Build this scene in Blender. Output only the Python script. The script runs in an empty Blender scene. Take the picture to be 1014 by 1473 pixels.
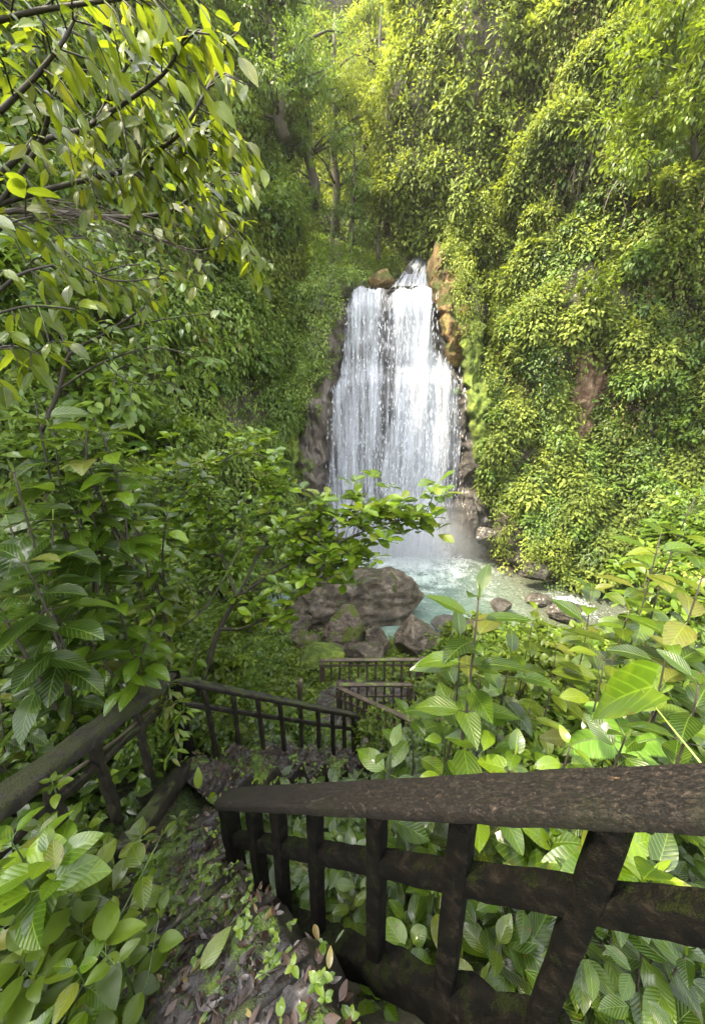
import bpy, math, random
import numpy as np
from mathutils import Vector, noise
random.seed(7)
rng = np.random.default_rng(7)
sc = bpy.context.scene
col = sc.collection
R = math.radians

# ------------------------------------------------------------------ camera
HAZE = True
PITCH = R(18.5)
F = 520.0                       # focal length in pixels of the 1014 wide photograph
cs, sn = math.cos(PITCH), math.sin(PITCH)
def P(px, py, D):
    u = (px - 507) / F; v = (736.5 - py) / F
    return Vector((u * D, (cs + v * sn) * D, (-sn + v * cs) * D))
def PY(px, py, Y):
    v = (736.5 - py) / F
    return P(px, py, Y / (cs + v * sn))
def proj(p):                     # numpy (N,3) -> px, py, depth
    p = np.atleast_2d(p)
    d = p[:, 1] * cs - p[:, 2] * sn
    up = p[:, 1] * sn + p[:, 2] * cs
    dd = np.where(np.abs(d) < 1e-3, 1e-3, d)
    return 507 + F * p[:, 0] / dd, 736.5 - F * up / dd, d
cam_d = bpy.data.cameras.new('camera'); cam = bpy.data.objects.new('camera', cam_d); col.objects.link(cam)
cam.rotation_euler = (math.pi / 2 - PITCH, 0, 0)
cam_d.sensor_fit = 'HORIZONTAL'; cam_d.sensor_width = 36; cam_d.lens = 36 * F / 1014
cam_d.clip_start = 0.02; cam_d.clip_end = 500
sc.camera = cam

# ------------------------------------------------------------------ world, sun, view
SUN_EL, SUN_AZ = R(57), R(-104)       # azimuth measured from +Y (view direction) to the right
w = bpy.data.worlds.new('World'); sc.world = w; w.use_nodes = True
nt = w.node_tree; sky = nt.nodes.new('ShaderNodeTexSky'); sky.sky_type = 'NISHITA'; sky.sun_disc = False
sky.sun_elevation = SUN_EL; sky.sun_rotation = SUN_AZ; sky.dust_density = 3.0; sky.air_density = 1.0
bg = nt.nodes['Background']; bg.inputs['Strength'].default_value = 0.15
hs = nt.nodes.new('ShaderNodeHueSaturation'); hs.inputs['Saturation'].default_value = .22
nt.links.new(sky.outputs[0], hs.inputs['Color']); nt.links.new(hs.outputs[0], bg.inputs[0])
sd = bpy.data.lights.new('sun', 'SUN'); sd.energy = 2.0; sd.angle = R(5); sd.color = (1, .86, .58)
so = bpy.data.objects.new('sun', sd); col.objects.link(so)
sv = Vector((math.sin(SUN_AZ) * math.cos(SUN_EL), math.cos(SUN_AZ) * math.cos(SUN_EL), math.sin(SUN_EL)))
so.rotation_euler = sv.to_track_quat('Z', 'Y').to_euler()
sc.view_settings.view_transform = 'Standard'; sc.view_settings.look = 'None'; sc.view_settings.gamma = 1
sc.view_settings.exposure = 3.25
sc.cycles.max_bounces = 8; sc.cycles.transparent_max_bounces = 12; sc.cycles.diffuse_bounces = 4
sc.cycles.glossy_bounces = 3; sc.cycles.transmission_bounces = 4; sc.cycles.volume_bounces = 1
sc.cycles.sample_clamp_indirect = 6; sc.cycles.caustics_reflective = False; sc.cycles.caustics_refractive = False
sc.cycles.use_denoising = True; sc.cycles.volume_step_rate = 2.0

# ------------------------------------------------------------------ node helpers
class NT:
    def __init__(s, name):
        s.m = bpy.data.materials.new(name); s.m.use_nodes = True; s.t = s.m.node_tree; s.t.nodes.clear()
        s.out = s.n('ShaderNodeOutputMaterial')
    def n(s, typ, **kw):
        x = s.t.nodes.new(typ)
        for k, v in kw.items():
            if k.startswith('i_'): x.inputs[k[2:].replace('_', ' ')].default_value = v
            else: setattr(x, k, v)
        return x
    def l(s, a, b): s.t.links.new(a, b); return b
    def math(s, op, a, b=None, c=None, clamp=False):
        x = s.n('ShaderNodeMath', operation=op); x.use_clamp = clamp
        for i, q in enumerate((a, b, c)):
            if q is None: continue
            if hasattr(q, 'links'): s.l(q, x.inputs[i])
            else: x.inputs[i].default_value = q
        return x.outputs[0]
    def ramp(s, fac, stops, interp='LINEAR'):
        x = s.n('ShaderNodeValToRGB'); x.color_ramp.interpolation = interp
        e = x.color_ramp.elements
        while len(e) > 1: e.remove(e[0])
        e[0].position = stops[0][0]; e[0].color = stops[0][1]
        for p_, c_ in stops[1:]:
            q = e.new(p_); q.color = c_
        s.l(fac, x.inputs[0]); return x.outputs[0]
    def noise(s, vec, scale, detail=4, rough=.55, dist=0.0):
        x = s.n('ShaderNodeTexNoise'); x.inputs['Scale'].default_value = scale; x.inputs['Detail'].default_value = detail
        x.inputs['Roughness'].default_value = rough; x.inputs['Distortion'].default_value = dist
        if vec is not None: s.l(vec, x.inputs['Vector'])
        return x.outputs['Fac']
    def mapping(s, vec, scale, loc=(0, 0, 0), rot=(0, 0, 0)):
        x = s.n('ShaderNodeMapping'); x.inputs['Scale'].default_value = scale; x.inputs['Location'].default_value = loc
        x.inputs['Rotation'].default_value = rot
        s.l(vec, x.inputs[0]); return x.outputs[0]
    def mix(s, fac, a, b, blend='MIX'):
        x = s.n('ShaderNodeMix', data_type='RGBA', blend_type=blend)
        for i, q in ((0, fac), (6, a), (7, b)):
            if hasattr(q, 'links'): s.l(q, x.inputs[i])
            else: x.inputs[i].default_value = q
        return x.outputs[2]
    def bump(s, h, strength=.5, dist=.02):
        x = s.n('ShaderNodeBump'); x.inputs['Strength'].default_value = strength; x.inputs['Distance'].default_value = dist
        s.l(h, x.inputs['Height']); return x.outputs[0]
def c4(r, g, b): return (r, g, b, 1)
G0 = (0, 0, 0, 1); G1 = (1, 1, 1, 1)

def leaf_mat(name, dark, mid, light, rough=.42, veins=0.0, trans=.42, nv=9, old=(.16, .13, .03), spec=.36, wet=0.0):
    t = NT(name)
    at = t.n('ShaderNodeAttribute', attribute_name='rnd')
    sep = t.n('ShaderNodeSeparateColor'); t.l(at.outputs['Color'], sep.inputs[0])
    c = t.ramp(sep.outputs[0], [(0, c4(*dark)), (.5, c4(*mid)), (.93, c4(*light)), (1, c4(*old))])
    geo = t.n('ShaderNodeTexCoord')
    nz = t.noise(geo.outputs['Object'], 9 if veins else 3, 3)
    c = t.mix(t.math('MULTIPLY', nz, .6 if veins else .45), c, c4(*[x * .5 for x in mid]))
    nrm = None
    if veins:
        uv = t.n('ShaderNodeUVMap'); su = t.n('ShaderNodeSeparateXYZ'); t.l(uv.outputs[0], su.inputs[0])
        av = t.math('ABSOLUTE', t.math('SUBTRACT', su.outputs[1], .5))
        ph = t.math('SUBTRACT', t.math('MULTIPLY', su.outputs[0], nv), t.math('MULTIPLY', av, nv * .75))
        fr = t.math('ABSOLUTE', t.math('SUBTRACT', t.math('FRACT', ph), .5))          # 0 at middle of bay .5 at vein
        vein = t.math('SUBTRACT', 1.0, t.math('MULTIPLY', t.math('SUBTRACT', .5, fr), 7.0, clamp=False), clamp=True)
        midrib = t.math('SUBTRACT', 1.0, t.math('MULTIPLY', av, 34.0), clamp=True)
        vv = t.math('MAXIMUM', t.math('MULTIPLY', vein, .6), midrib)
        c = t.mix(t.math('MULTIPLY', vv, veins * .6), c, c4(*[min(1, x * 1.7 + .03) for x in light]))
        h = t.math('SUBTRACT', t.math('MULTIPLY', t.math('POWER', t.math('SUBTRACT', .5, fr), .6), 1.0), t.math('MULTIPLY', midrib, .6))
        fine = t.noise(geo.outputs['Object'], 90, 2)
        h = t.math('ADD', h, t.math('MULTIPLY', fine, .18))
        nrm = t.bump(h, .55 * min(1, veins + .2), .006)
    if veins:
        sp = t.noise(geo.outputs['Object'], 26, 3, .6)
        edge_ = t.math('ADD', sp, t.math('MULTIPLY', t.math('POWER', t.math('MULTIPLY', av, 2.0), 4.0), .10))
        c = t.mix(t.ramp(edge_, [(.66, G0), (.72, c4(.8, .8, .8))]), c, c4(.09, .06, .018))
        patch_ = t.noise(geo.outputs['Object'], 14, 2, .5)
        c = t.mix(t.math('MULTIPLY', t.ramp(patch_, [(.52, G0), (.7, G1)]), .18), c, c4(light[0] * 1.2, light[1], light[2]))
    # backs are paler
    gm = t.n('ShaderNodeNewGeometry')
    pale = t.mix(.35, c, c4(*[x * .9 + .03 for x in light]))
    cc = t.mix(gm.outputs['Backfacing'], c, pale)
    p = t.n('ShaderNodeBsdfPrincipled'); t.l(cc, p.inputs['Base Color'])
    rr = t.math('ADD', rough - .08, t.math('MULTIPLY', nz, .22)); t.l(rr, p.inputs['Roughness'])
    p.inputs['Specular IOR Level'].default_value = spec
    if veins: p.inputs['Coat Weight'].default_value = .45; p.inputs['Coat Roughness'].default_value = .16
    tr = t.n('ShaderNodeBsdfTranslucent')
    tc = t.mix(1.0, cc, c4(1.35, 1.3, .55), 'MULTIPLY'); t.l(tc, tr.inputs['Color'])
    if nrm is not None: t.l(nrm, p.inputs['Normal'])
    mx = t.n('ShaderNodeMixShader'); mx.inputs[0].default_value = trans
    t.l(p.outputs[0], mx.inputs[1]); t.l(tr.outputs[0], mx.inputs[2]); t.l(mx.outputs[0], t.out.inputs[0])
    return t.m

def solid_noise_mat(name, stops, scale=3, rough=.8, bump=.5, bdist=.03, detail=7, stretch=(1, 1, 1), moss=None, mosscol=((.05, .1, .01), (.14, .2, .02)), mscale=1.2, spec=.5, coord='Object', fine=12.0, wet=0.0):
    t = NT(name); tc = t.n('ShaderNodeTexCoord')
    vec = t.mapping(tc.outputs[coord], stretch)
    a = t.noise(vec, scale, detail, .62, .4)
    b = t.noise(vec, scale * fine, 4, .65)
    ab = t.math('ADD', t.math('MULTIPLY', a, .68), t.math('MULTIPLY', b, .32))
    c = t.ramp(ab, stops)
    rgh = t.math('ADD', rough - .15, t.math('MULTIPLY', b, .3))
    h = ab
    if moss is not None:
        gm = t.n('ShaderNodeNewGeometry'); sx = t.n('ShaderNodeSeparateXYZ'); t.l(gm.outputs['Normal'], sx.inputs[0])
        m1 = t.noise(tc.outputs[coord], mscale, 6, .7)
        m2 = t.math('ADD', m1, t.math('MULTIPLY', sx.outputs[2], .12))
        mk = t.ramp(m2, [(moss, G0), (moss + .07, G1)])
        mc = t.ramp(t.noise(tc.outputs[coord], mscale * 22, 3, .7), [(.35, c4(*mosscol[0])), (.65, c4(*mosscol[1]))])
        c = t.mix(mk, c, mc)
        rgh = t.math('ADD', rgh, t.math('MULTIPLY', mk, .3), clamp=True)
        h = t.math('ADD', h, t.math('MULTIPLY', t.math('MULTIPLY', mk, t.noise(tc.outputs[coord], mscale * 30, 3, .7)), .8))
    p = t.n('ShaderNodeBsdfPrincipled'); t.l(c, p.inputs['Base Color']); t.l(rgh, p.inputs['Roughness'])
    p.inputs['Specular IOR Level'].default_value = spec
    if wet: p.inputs['Coat Weight'].default_value = wet; p.inputs['Coat Roughness'].default_value = .18
    t.l(t.bump(h, bump, bdist), p.inputs['Normal']); t.l(p.outputs[0], t.out.inputs[0])
    return t.m

M = {}
# foliage palettes
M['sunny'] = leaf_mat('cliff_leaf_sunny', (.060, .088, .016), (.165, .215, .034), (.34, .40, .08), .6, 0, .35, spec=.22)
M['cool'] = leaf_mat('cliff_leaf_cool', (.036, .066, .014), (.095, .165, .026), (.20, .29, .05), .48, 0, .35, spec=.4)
M['dark'] = leaf_mat('bank_leaf_dark', (0.0234, 0.0456, 0.0069), (0.0765, 0.1359, 0.0135), (0.2156, 0.3075, 0.0338), .36, 0, .35)
M['light'] = leaf_mat('bank_leaf_light', (0.0253, 0.0429, 0.0041), (0.0843, 0.1328, 0.0089), (0.2112, 0.2870, 0.0234), .4, 0, .4)
M['ribbed'] = leaf_mat('ribbed_leaf', (0.0099, 0.0252, 0.0030), (0.0394, 0.0802, 0.0056), (0.1243, 0.2008, 0.0162), .30, .7, .42, 9)
M['ribbed_light'] = leaf_mat('ribbed_leaf_light', (0.0212, 0.0405, 0.0030), (0.0699, 0.1097, 0.0067), (0.1753, 0.2361, 0.0195), .36, .5, .46, 8)
M['smooth'] = leaf_mat('smooth_leaf', (0.0191, 0.0442, 0.0036), (0.0775, 0.1456, 0.0080), (0.2228, 0.3331, 0.0192), .28, .35, .42, 7)
M['lance'] = leaf_mat('lance_leaf', (0.0290, 0.0501, 0.0030), (0.0997, 0.1505, 0.0056), (0.2444, 0.3136, 0.0134), .34, .5, .58, 11)
M['soft'] = leaf_mat('cliff_leaf_soft', (.06, .10, .018), (.165, .25, .04), (.33, .43, .08), .5, 0, .35, spec=.4)
M['drywine'] = leaf_mat('dry_vine', (.06, .04, .02), (.15, .11, .05), (.28, .22, .10), .7, 0, .2, spec=.2)
M['fern'] = leaf_mat('fern_leaf', (.07, .14, .02), (.12, .24, .03), (.2, .34, .05), .5, 0, .4)
M['dead'] = leaf_mat('fallen_leaf', (.010, .005, .004), (.025, .013, .008), (.08, .042, .024), .35, .3, .05, 7, (.3, .25, .05))
M['bark'] = solid_noise_mat('bark_dark', [(.3, c4(.012, .009, .006)), (.6, c4(.04, .032, .02))], 9, .75, .6, .01, stretch=(1, 1, .35), moss=.62, mscale=3)
M['trunk'] = solid_noise_mat('bark_grey', [(.3, c4(.02, .016, .01)), (.6, c4(.075, .06, .04))], 3, .85, .7, .03, stretch=(1, 1, .3), moss=.55, mscale=1.5)
M['stem'] = solid_noise_mat('green_stem', [(.3, c4(.03, .055, .012)), (.6, c4(.08, .12, .03))], 20, .5, .3, .003)
M['petiole'] = solid_noise_mat('pale_petiole', [(.3, c4(.12, .17, .03)), (.6, c4(.2, .26, .06))], 20, .45, .2, .002)
M['rock'] = solid_noise_mat('cliff_rock', [(.3, c4(.02, .016, .012)), (.5, c4(.07, .055, .04)), (.7, c4(.16, .13, .09))], .8, .7, 1, .25, moss=.56, mscale=.6, mosscol=((.03, .055, .008), (.09, .13, .015)), wet=.1)
M['wetrock'] = solid_noise_mat('wet_rock', [(.36, c4(.012, .010, .008)), (.5, c4(.045, .037, .030)), (.66, c4(.14, .12, .10))], 1.5, .5, 1, .3, stretch=(1.4, 1, .55), moss=.66, mscale=.7, mosscol=((.04, .07, .01), (.10, .14, .02)), wet=.35)
M['boulder'] = solid_noise_mat('boulder_rock', [(.38, c4(.016, .012, .007)), (.5, c4(.070, .053, .033)), (.62, c4(.20, .165, .12))], 2.6, .6, 1, .16, moss=.62, mscale=1.4, mosscol=((.03, .042, .006), (.09, .11, .018)), wet=.15)
M['mossrock'] = solid_noise_mat('mossy_rock', [(.3, c4(.035, .025, .02)), (.5, c4(.12, .09, .07)), (.7, c4(.22, .18, .15))], 1.3, .7, 1, .12, moss=.53, mscale=1.3, mosscol=((.04, .055, .006), (.13, .16, .02)))
M['leftrock'] = solid_noise_mat('mossy_wall_rock', [(.3, c4(.03, .024, .02)), (.5, c4(.09, .07, .055)), (.7, c4(.19, .16, .13))], 1.2, .6, 1, .25, stretch=(1.5, 1, .45), moss=.54, mscale=.9, mosscol=((.06, .09, .01), (.16, .2, .02)), wet=.2)
M['orange'] = solid_noise_mat('ochre_rock', [(.36, c4(.03, .018, .007)), (.5, c4(.17, .10, .03)), (.64, c4(.38, .25, .085))], 2.4, .7, 1, .2, stretch=(1.5, 1, .5), moss=.50, mscale=1.6, mosscol=((.04, .055, .006), (.14, .16, .02)))
M['earth'] = solid_noise_mat('bare_earth', [(.36, c4(.03, .016, .009)), (.5, c4(.14, .08, .045)), (.62, c4(.36, .24, .16))], 3.2, .85, 1, .15, stretch=(1, 1, .6), moss=.72, mscale=1.2)
M['moss'] = solid_noise_mat('bright_moss', [(.36, c4(.025, .04, .005)), (.5, c4(.075, .11, .012)), (.64, c4(.17, .21, .025))], 2.5, .95, 1, .12, fine=9, stretch=(1, 1, .5))
M['ground'] = solid_noise_mat('forest_floor', [(.3, c4(.012, .011, .006)), (.5, c4(.04, .035, .018)), (.7, c4(.09, .075, .04))], 3, .9, 1, .06, moss=.55, mscale=1.5, mosscol=((.02, .04, .006), (.06, .10, .012)))
M['path'] = solid_noise_mat('wet_path_earth', [(.34, c4(.005, .003, .002)), (.5, c4(.014, .009, .006)), (.66, c4(.052, .036, .026))], 6, .5, 1, .04, fine=9, moss=.62, mscale=2.4, wet=.2)
M['wood'] = solid_noise_mat('wet_wood', [(.38, c4(.003, .0022, .0014)), (.5, c4(.011, .008, .005)), (.68, c4(.05, .038, .025))], 14, .55, .9, .012, fine=7, moss=.60, mscale=5, mosscol=((.02, .03, .004), (.06, .075, .01)), wet=.15)
M['moldwood'] = solid_noise_mat('mossy_wood', [(.40, c4(.0010, .0009, .0006)), (.52, c4(.0032, .0026, .0016)), (.68, c4(.018, .014, .009))], 22, .85, 1, .010, fine=7, spec=.10, moss=.57, mscale=9, mosscol=((.0025, .0035, .0008), (.014, .019, .003)))
M['farwood'] = solid_noise_mat('weathered_wood', [(.3, c4(.025, .018, .012)), (.5, c4(.07, .052, .035)), (.72, c4(.16, .125, .085))], 5, .7, .6, .01, fine=7, moss=.66, mscale=3)
M['mossrail'] = solid_noise_mat('mossy_rail', [(.36, c4(.004, .003, .002)), (.5, c4(.015, .011, .007)), (.68, c4(.06, .047, .032))], 12, .8, 1, .02, fine=7, moss=.52, mscale=5, mosscol=((.010, .013, .002), (.05, .056, .007)))
M['plank'] = None

def plank_mat():
    t = NT('handrail_plank'); tc = t.n('ShaderNodeTexCoord')
    v = t.mapping(tc.outputs['UV'], (38, 95, 1))
    g = t.noise(v, 1.0, 8, .7, .6)
    f = t.noise(tc.outputs['Object'], 130, 5, .75)
    big = t.noise(tc.outputs['Object'], 6, 4, .6)
    s = t.math('ADD', t.math('MULTIPLY', g, .38), t.math('MULTIPLY', f, .62))
    c = t.ramp(s, [(.38, c4(.0015, .0012, .0008)), (.48, c4(.007, .005, .0034)), (.57, c4(.021, .015, .010)), (.66, c4(.09, .07, .052))])
    # chips of bare orange wood
    ch = t.noise(t.mapping(tc.outputs['UV'], (14, 30, 1)), 1.3, 3, .5)
    c = t.mix(t.ramp(ch, [(.72, G0), (.75, G1)]), c, c4(.20, .11, .05))
    mk = t.ramp(big, [(.5, G0), (.62, G1)])
    c = t.mix(t.math('MULTIPLY', mk, .55), c, c4(.010, .011, .003))
    p = t.n('ShaderNodeBsdfPrincipled'); t.l(c, p.inputs['Base Color'])
    p.inputs['Specular IOR Level'].default_value = .28; t.l(t.math('ADD', .42, t.math('MULTIPLY', f, .4)), p.inputs['Roughness'])
    t.l(t.bump(t.math('ADD', s, t.math('MULTIPLY', t.ramp(g, [(.44, G0), (.5, G1)]), .22)), 1, .008), p.inputs['Normal'])
    t.l(p.outputs[0], t.out.inputs[0]); return t.m
M['plank'] = plank_mat()

def falls_mat(name, off, bias):
    t = NT(name); uv = t.n('ShaderNodeUVMap')
    u = uv.outputs[0]
    w1 = t.noise(t.mapping(u, (1.1, .10, 1), (off, 0, 0)), 1.3, 3, .5, .3)
    w2 = t.noise(t.mapping(u, (4.2, .22, 1), (off, 3, 0)), 1.5, 5, .6, .35)
    w3 = t.noise(t.mapping(u, (9, 2.4, 1), (off, 7, 0)), 1.6, 6, .8, 1.2)
    s = t.math('ADD', t.math('ADD', t.math('MULTIPLY', w1, .46), t.math('MULTIPLY', w2, .40)), t.math('MULTIPLY', w3, .14))
    at = t.n('ShaderNodeAttribute', attribute_name='flow')
    s = t.math('ADD', s, at.outputs['Fac'])
    a = t.ramp(s, [(bias - .05, c4(.04, .04, .04)), (bias + .04, c4(.5, .5, .5)), (bias + .14, c4(.96, .96, .96))])
    c = t.ramp(w3, [(.35, c4(.36, .38, .42)), (.62, c4(.60, .62, .66))])
    d = t.n('ShaderNodeBsdfPrincipled'); t.l(c, d.inputs['Base Color']); d.inputs['Roughness'].default_value = .6
    t.l(t.bump(t.math('ADD', t.math('MULTIPLY', w3, .4), w2), .8, .07), d.inputs['Normal'])
    tl = t.n('ShaderNodeBsdfTranslucent'); tl.inputs[0].default_value = (.6, .62, .66, 1)
    m1 = t.n('ShaderNodeMixShader'); m1.inputs[0].default_value = .25; t.l(d.outputs[0], m1.inputs[1]); t.l(tl.outputs[0], m1.inputs[2])
    tp = t.n('ShaderNodeBsdfTransparent'); m2 = t.n('ShaderNodeMixShader')
    t.l(a, m2.inputs[0]); t.l(tp.outputs[0], m2.inputs[1]); t.l(m1.outputs[0], m2.inputs[2]); t.l(m2.outputs[0], t.out.inputs[0])
    return t.m
M['falls1'] = falls_mat('falling_water', 0, .462)
M['falls2'] = falls_mat('falling_water_veil', 5.3, .515)
def drop_mat():
    t = NT('water_drops'); d = t.n('ShaderNodeBsdfPrincipled'); d.inputs['Base Color'].default_value = (.78, .79, .81, 1); d.inputs['Roughness'].default_value = .3
    t.l(d.outputs[0], t.out.inputs[0]); return t.m
M['drops'] = drop_mat()
def pool_mat():
    t = NT('pool_water'); tc = t.n('ShaderNodeTexCoord'); o = tc.outputs['Object']
    sub = t.n('ShaderNodeVectorMath', operation='DISTANCE'); t.l(o, sub.inputs[0]); sub.inputs[1].default_value = (3.0, 19.6, -9.0)
    n1 = t.noise(o, .9, 6, .65, 1.2); n2 = t.noise(o, 5, 5, .7, 1.0)
    dd = t.math('DIVIDE', sub.outputs['Value'], 9.5)
    s = t.math('ADD', t.math('SUBTRACT', 1.0, dd), t.math('MULTIPLY', t.math('SUBTRACT', t.math('ADD', t.math('MULTIPLY', n1, .6), t.math('MULTIPLY', n2, .4)), .5), 2.3))
    foam = t.ramp(s, [(.42, G0), (.60, c4(.35, .35, .35)), (.85, G1)])
    dr = t.n('ShaderNodeVectorMath', operation='DISTANCE'); t.l(o, dr.inputs[0]); dr.inputs[1].default_value = (9.6, 13.9, -9.0)
    s2 = t.math('ADD', t.math('SUBTRACT', 1.0, t.math('DIVIDE', dr.outputs['Value'], 2.2)), t.math('MULTIPLY', t.math('SUBTRACT', n2, .5), 2.4))
    foam = t.math('MAXIMUM', foam, t.ramp(s2, [(.5, G0), (.8, G1)]))
    sx = t.n('ShaderNodeSeparateXYZ'); t.l(o, sx.inputs[0])
    shal = t.ramp(t.math('ADD', t.math('MULTIPLY', sx.outputs[0], .09), t.math('MULTIPLY', n1, .25)), [(.5, G0), (.85, G1)])
    wc = t.ramp(n1, [(.3, c4(.08, .135, .108)), (.7, c4(.19, .27, .22))])
    wc = t.mix(shal, wc, c4(.075, .085, .06))
    c = t.mix(foam, wc, c4(.62, .72, .68))
    p = t.n('ShaderNodeBsdfPrincipled'); t.l(c, p.inputs['Base Color'])
    t.l(t.math('ADD', .08, t.math('MULTIPLY', foam, .5)), p.inputs['Roughness'])
    n3 = t.noise(t.mapping(o, (1, 2.2, 1)), 2.6, 4, .6, .6)
    t.l(t.bump(t.math('ADD', t.math('ADD', n3, n2), foam), 1, .10), p.inputs['Normal'])
    t.l(p.outputs[0], t.out.inputs[0]); return t.m
M['pool'] = pool_mat()

# ------------------------------------------------------------------ object helpers
def tag(o, label=None, cat=None, group=None, kind=None):
    if label: o['label'] = label
    if cat: o['category'] = cat
    if group: o['group'] = group
    if kind: o['kind'] = kind
    return o
def empty(name, loc=(0, 0, 0), rz=0.0):
    o = bpy.data.objects.new(name, None); col.objects.link(o); o.location = loc; o.rotation_euler = (0, 0, rz)
    o.empty_display_size = .1; return o
def mesh_np(name, V, polys_flat, sizes, mats, parent=None, uv=None, rnd=None, smooth=True, midx=None, flow=None, world=False):
    """V (N,3); polys_flat loop vertex indices; sizes per-polygon loop counts"""
    me = bpy.data.meshes.new(name)
    V = np.ascontiguousarray(V, dtype=np.float32); pf = np.ascontiguousarray(polys_flat, dtype=np.int32)
    sizes = np.ascontiguousarray(sizes, dtype=np.int32)
    me.vertices.add(len(V)); me.vertices.foreach_set('co', V.ravel())
    me.loops.add(len(pf)); me.loops.foreach_set('vertex_index', pf)
    st = np.zeros(len(sizes), np.int32); st[1:] = np.cumsum(sizes)[:-1]
    me.polygons.add(len(sizes)); me.polygons.foreach_set('loop_start', st)
    if smooth: me.polygons.foreach_set('use_smooth', np.ones(len(sizes), bool))
    for m in (mats if isinstance(mats, (list, tuple)) else [mats]): me.materials.append(m)
    if midx is not None: me.polygons.foreach_set('material_index', np.ascontiguousarray(midx, dtype=np.int32))
    me.update(calc_edges=True)
    if uv is not None:
        l = me.uv_layers.new(name='UVMap'); l.data.foreach_set('uv', np.ascontiguousarray(uv[pf], dtype=np.float32).ravel())
    if rnd is not None:
        a = me.attributes.new('rnd', 'FLOAT_COLOR', 'POINT'); q = np.ones((len(V), 4), np.float32); q[:, 0] = rnd; q[:, 1] = rnd; q[:, 2] = rnd
        a.data.foreach_set('color', q.ravel())
    if flow is not None:
        a = me.attributes.new('flow', 'FLOAT', 'POINT'); a.data.foreach_set('value', np.ascontiguousarray(flow, dtype=np.float32))
    me.validate()
    o = bpy.data.objects.new(name, me); col.objects.link(o)
    if parent is not None:
        o.parent = parent
        if world: o.location = -Vector(parent.location)
    return o

class MB:
    """gathers tubes, beams and grids for one mesh"""
    def __init__(s): s.V = []; s.F = []; s.UV = []; s.n = 0
    def add(s, V, F, UV=None):
        V = np.asarray(V, float); s.V.append(V); s.F += [tuple(i + s.n for i in f) for f in F]
        s.UV.append(np.zeros((len(V), 2)) if UV is None else np.asarray(UV, float)); s.n += len(V)
    def tube(s, pts, rad, sides=7, jit=0.0):
        pts = [Vector(p) for p in pts]; k = len(pts)
        if not hasattr(rad, '__len__'): rad = [rad] * k
        V = []; F = []
        t0 = (pts[1] - pts[0]).normalized(); a = t0.orthogonal().normalized()
        for i, p in enumerate(pts):
            t = (pts[min(i + 1, k - 1)] - pts[max(i - 1, 0)]).normalized()
            a = (a - t * a.dot(t)).normalized(); b = t.cross(a)
            for j in range(sides):
                an = 2 * math.pi * j / sides; r = rad[i] * (1 + jit * random.uniform(-1, 1))
                V.append(p + (a * math.cos(an) + b * math.sin(an)) * r)
        for i in range(k - 1):
            for j in range(sides):
                q = (j + 1) % sides
                F.append((i * sides + j, i * sides + q, (i + 1) * sides + q, (i + 1) * sides + j))
        F.append(tuple(range(sides))[::-1]); F.append(tuple((k - 1) * sides + j for j in range(sides)))
        s.add([tuple(v) for v in V], F)
    def beam(s, p0, p1, w, h, up=(0, 0, 1), seg=10, jit=.004, side=None, w1=None, nw=3, nh=2, skew=0.0):
        """rectangular timber with worn, uneven faces; w across, h along up"""
        p0 = Vector(p0); p1 = Vector(p1); t = (p1 - p0).normalized()
        L = (p1 - p0).length
        sd_ = Vector(side).normalized() if side else t.cross(Vector(up)).normalized()
        sd_ = (sd_ - t * sd_.dot(t)).normalized()
        u_ = sd_.cross(t).normalized()
        bv = .07; ring = []; bh = min(.3, bv * w / h) if h < w else bv; bw_ = bv if h < w else bv * h / w; bw_ = min(.2, bw_)
        for i in range(nw + 1): ring.append((-.5 + bw_ + (1 - 2 * bw_) * i / nw, -.5))
        for i in range(nh + 1): ring.append((.5, -.5 + bh + (1 - 2 * bh) * i / nh))
        for i in range(nw + 1): ring.append((.5 - bw_ - (1 - 2 * bw_) * i / nw, .5))
        for i in range(nh + 1): ring.append((-.5, .5 - bh - (1 - 2 * bh) * i / nh))
        m = len(ring); V = []; UV = []; F = []
        for k in range(seg + 1):
            f = k / seg
            ww = w + ((w1 if w1 is not None else w) - w) * f
            for (a, b) in ring:
                ca = a; cb = b
                q = p0 + t * (L * f + skew * a * ww * (1 if k in (0, seg) else 0)) + sd_ * ca * ww + u_ * cb * h
                nn = noise.noise_vector(q * 9) * jit * 1.3 + noise.noise_vector(q * 37) * jit
                V.append(tuple(q + nn)); UV.append((L * f, a * ww + b * h * .5))
        for k in range(seg):
            for j in range(m):
                q = (j + 1) % m
                F.append((k * m + j, k * m + q, (k + 1) * m + q, (k + 1) * m + j))
        F.append(tuple(range(m))[::-1]); F.append(tuple(seg * m + j for j in range(m)))
        s.add(V, F, UV)
    def build(s, name, mat, parent=None, smooth=True, world=True):
        V = np.concatenate(s.V); UV = np.concatenate(s.UV)
        pf = np.fromiter((i for f in s.F for i in f), np.int32); sz = np.fromiter((len(f) for f in s.F), np.int32)
        return mesh_np(name, V, pf, sz, mat, parent, uv=UV, smooth=smooth, world=world and parent is not None)

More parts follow.
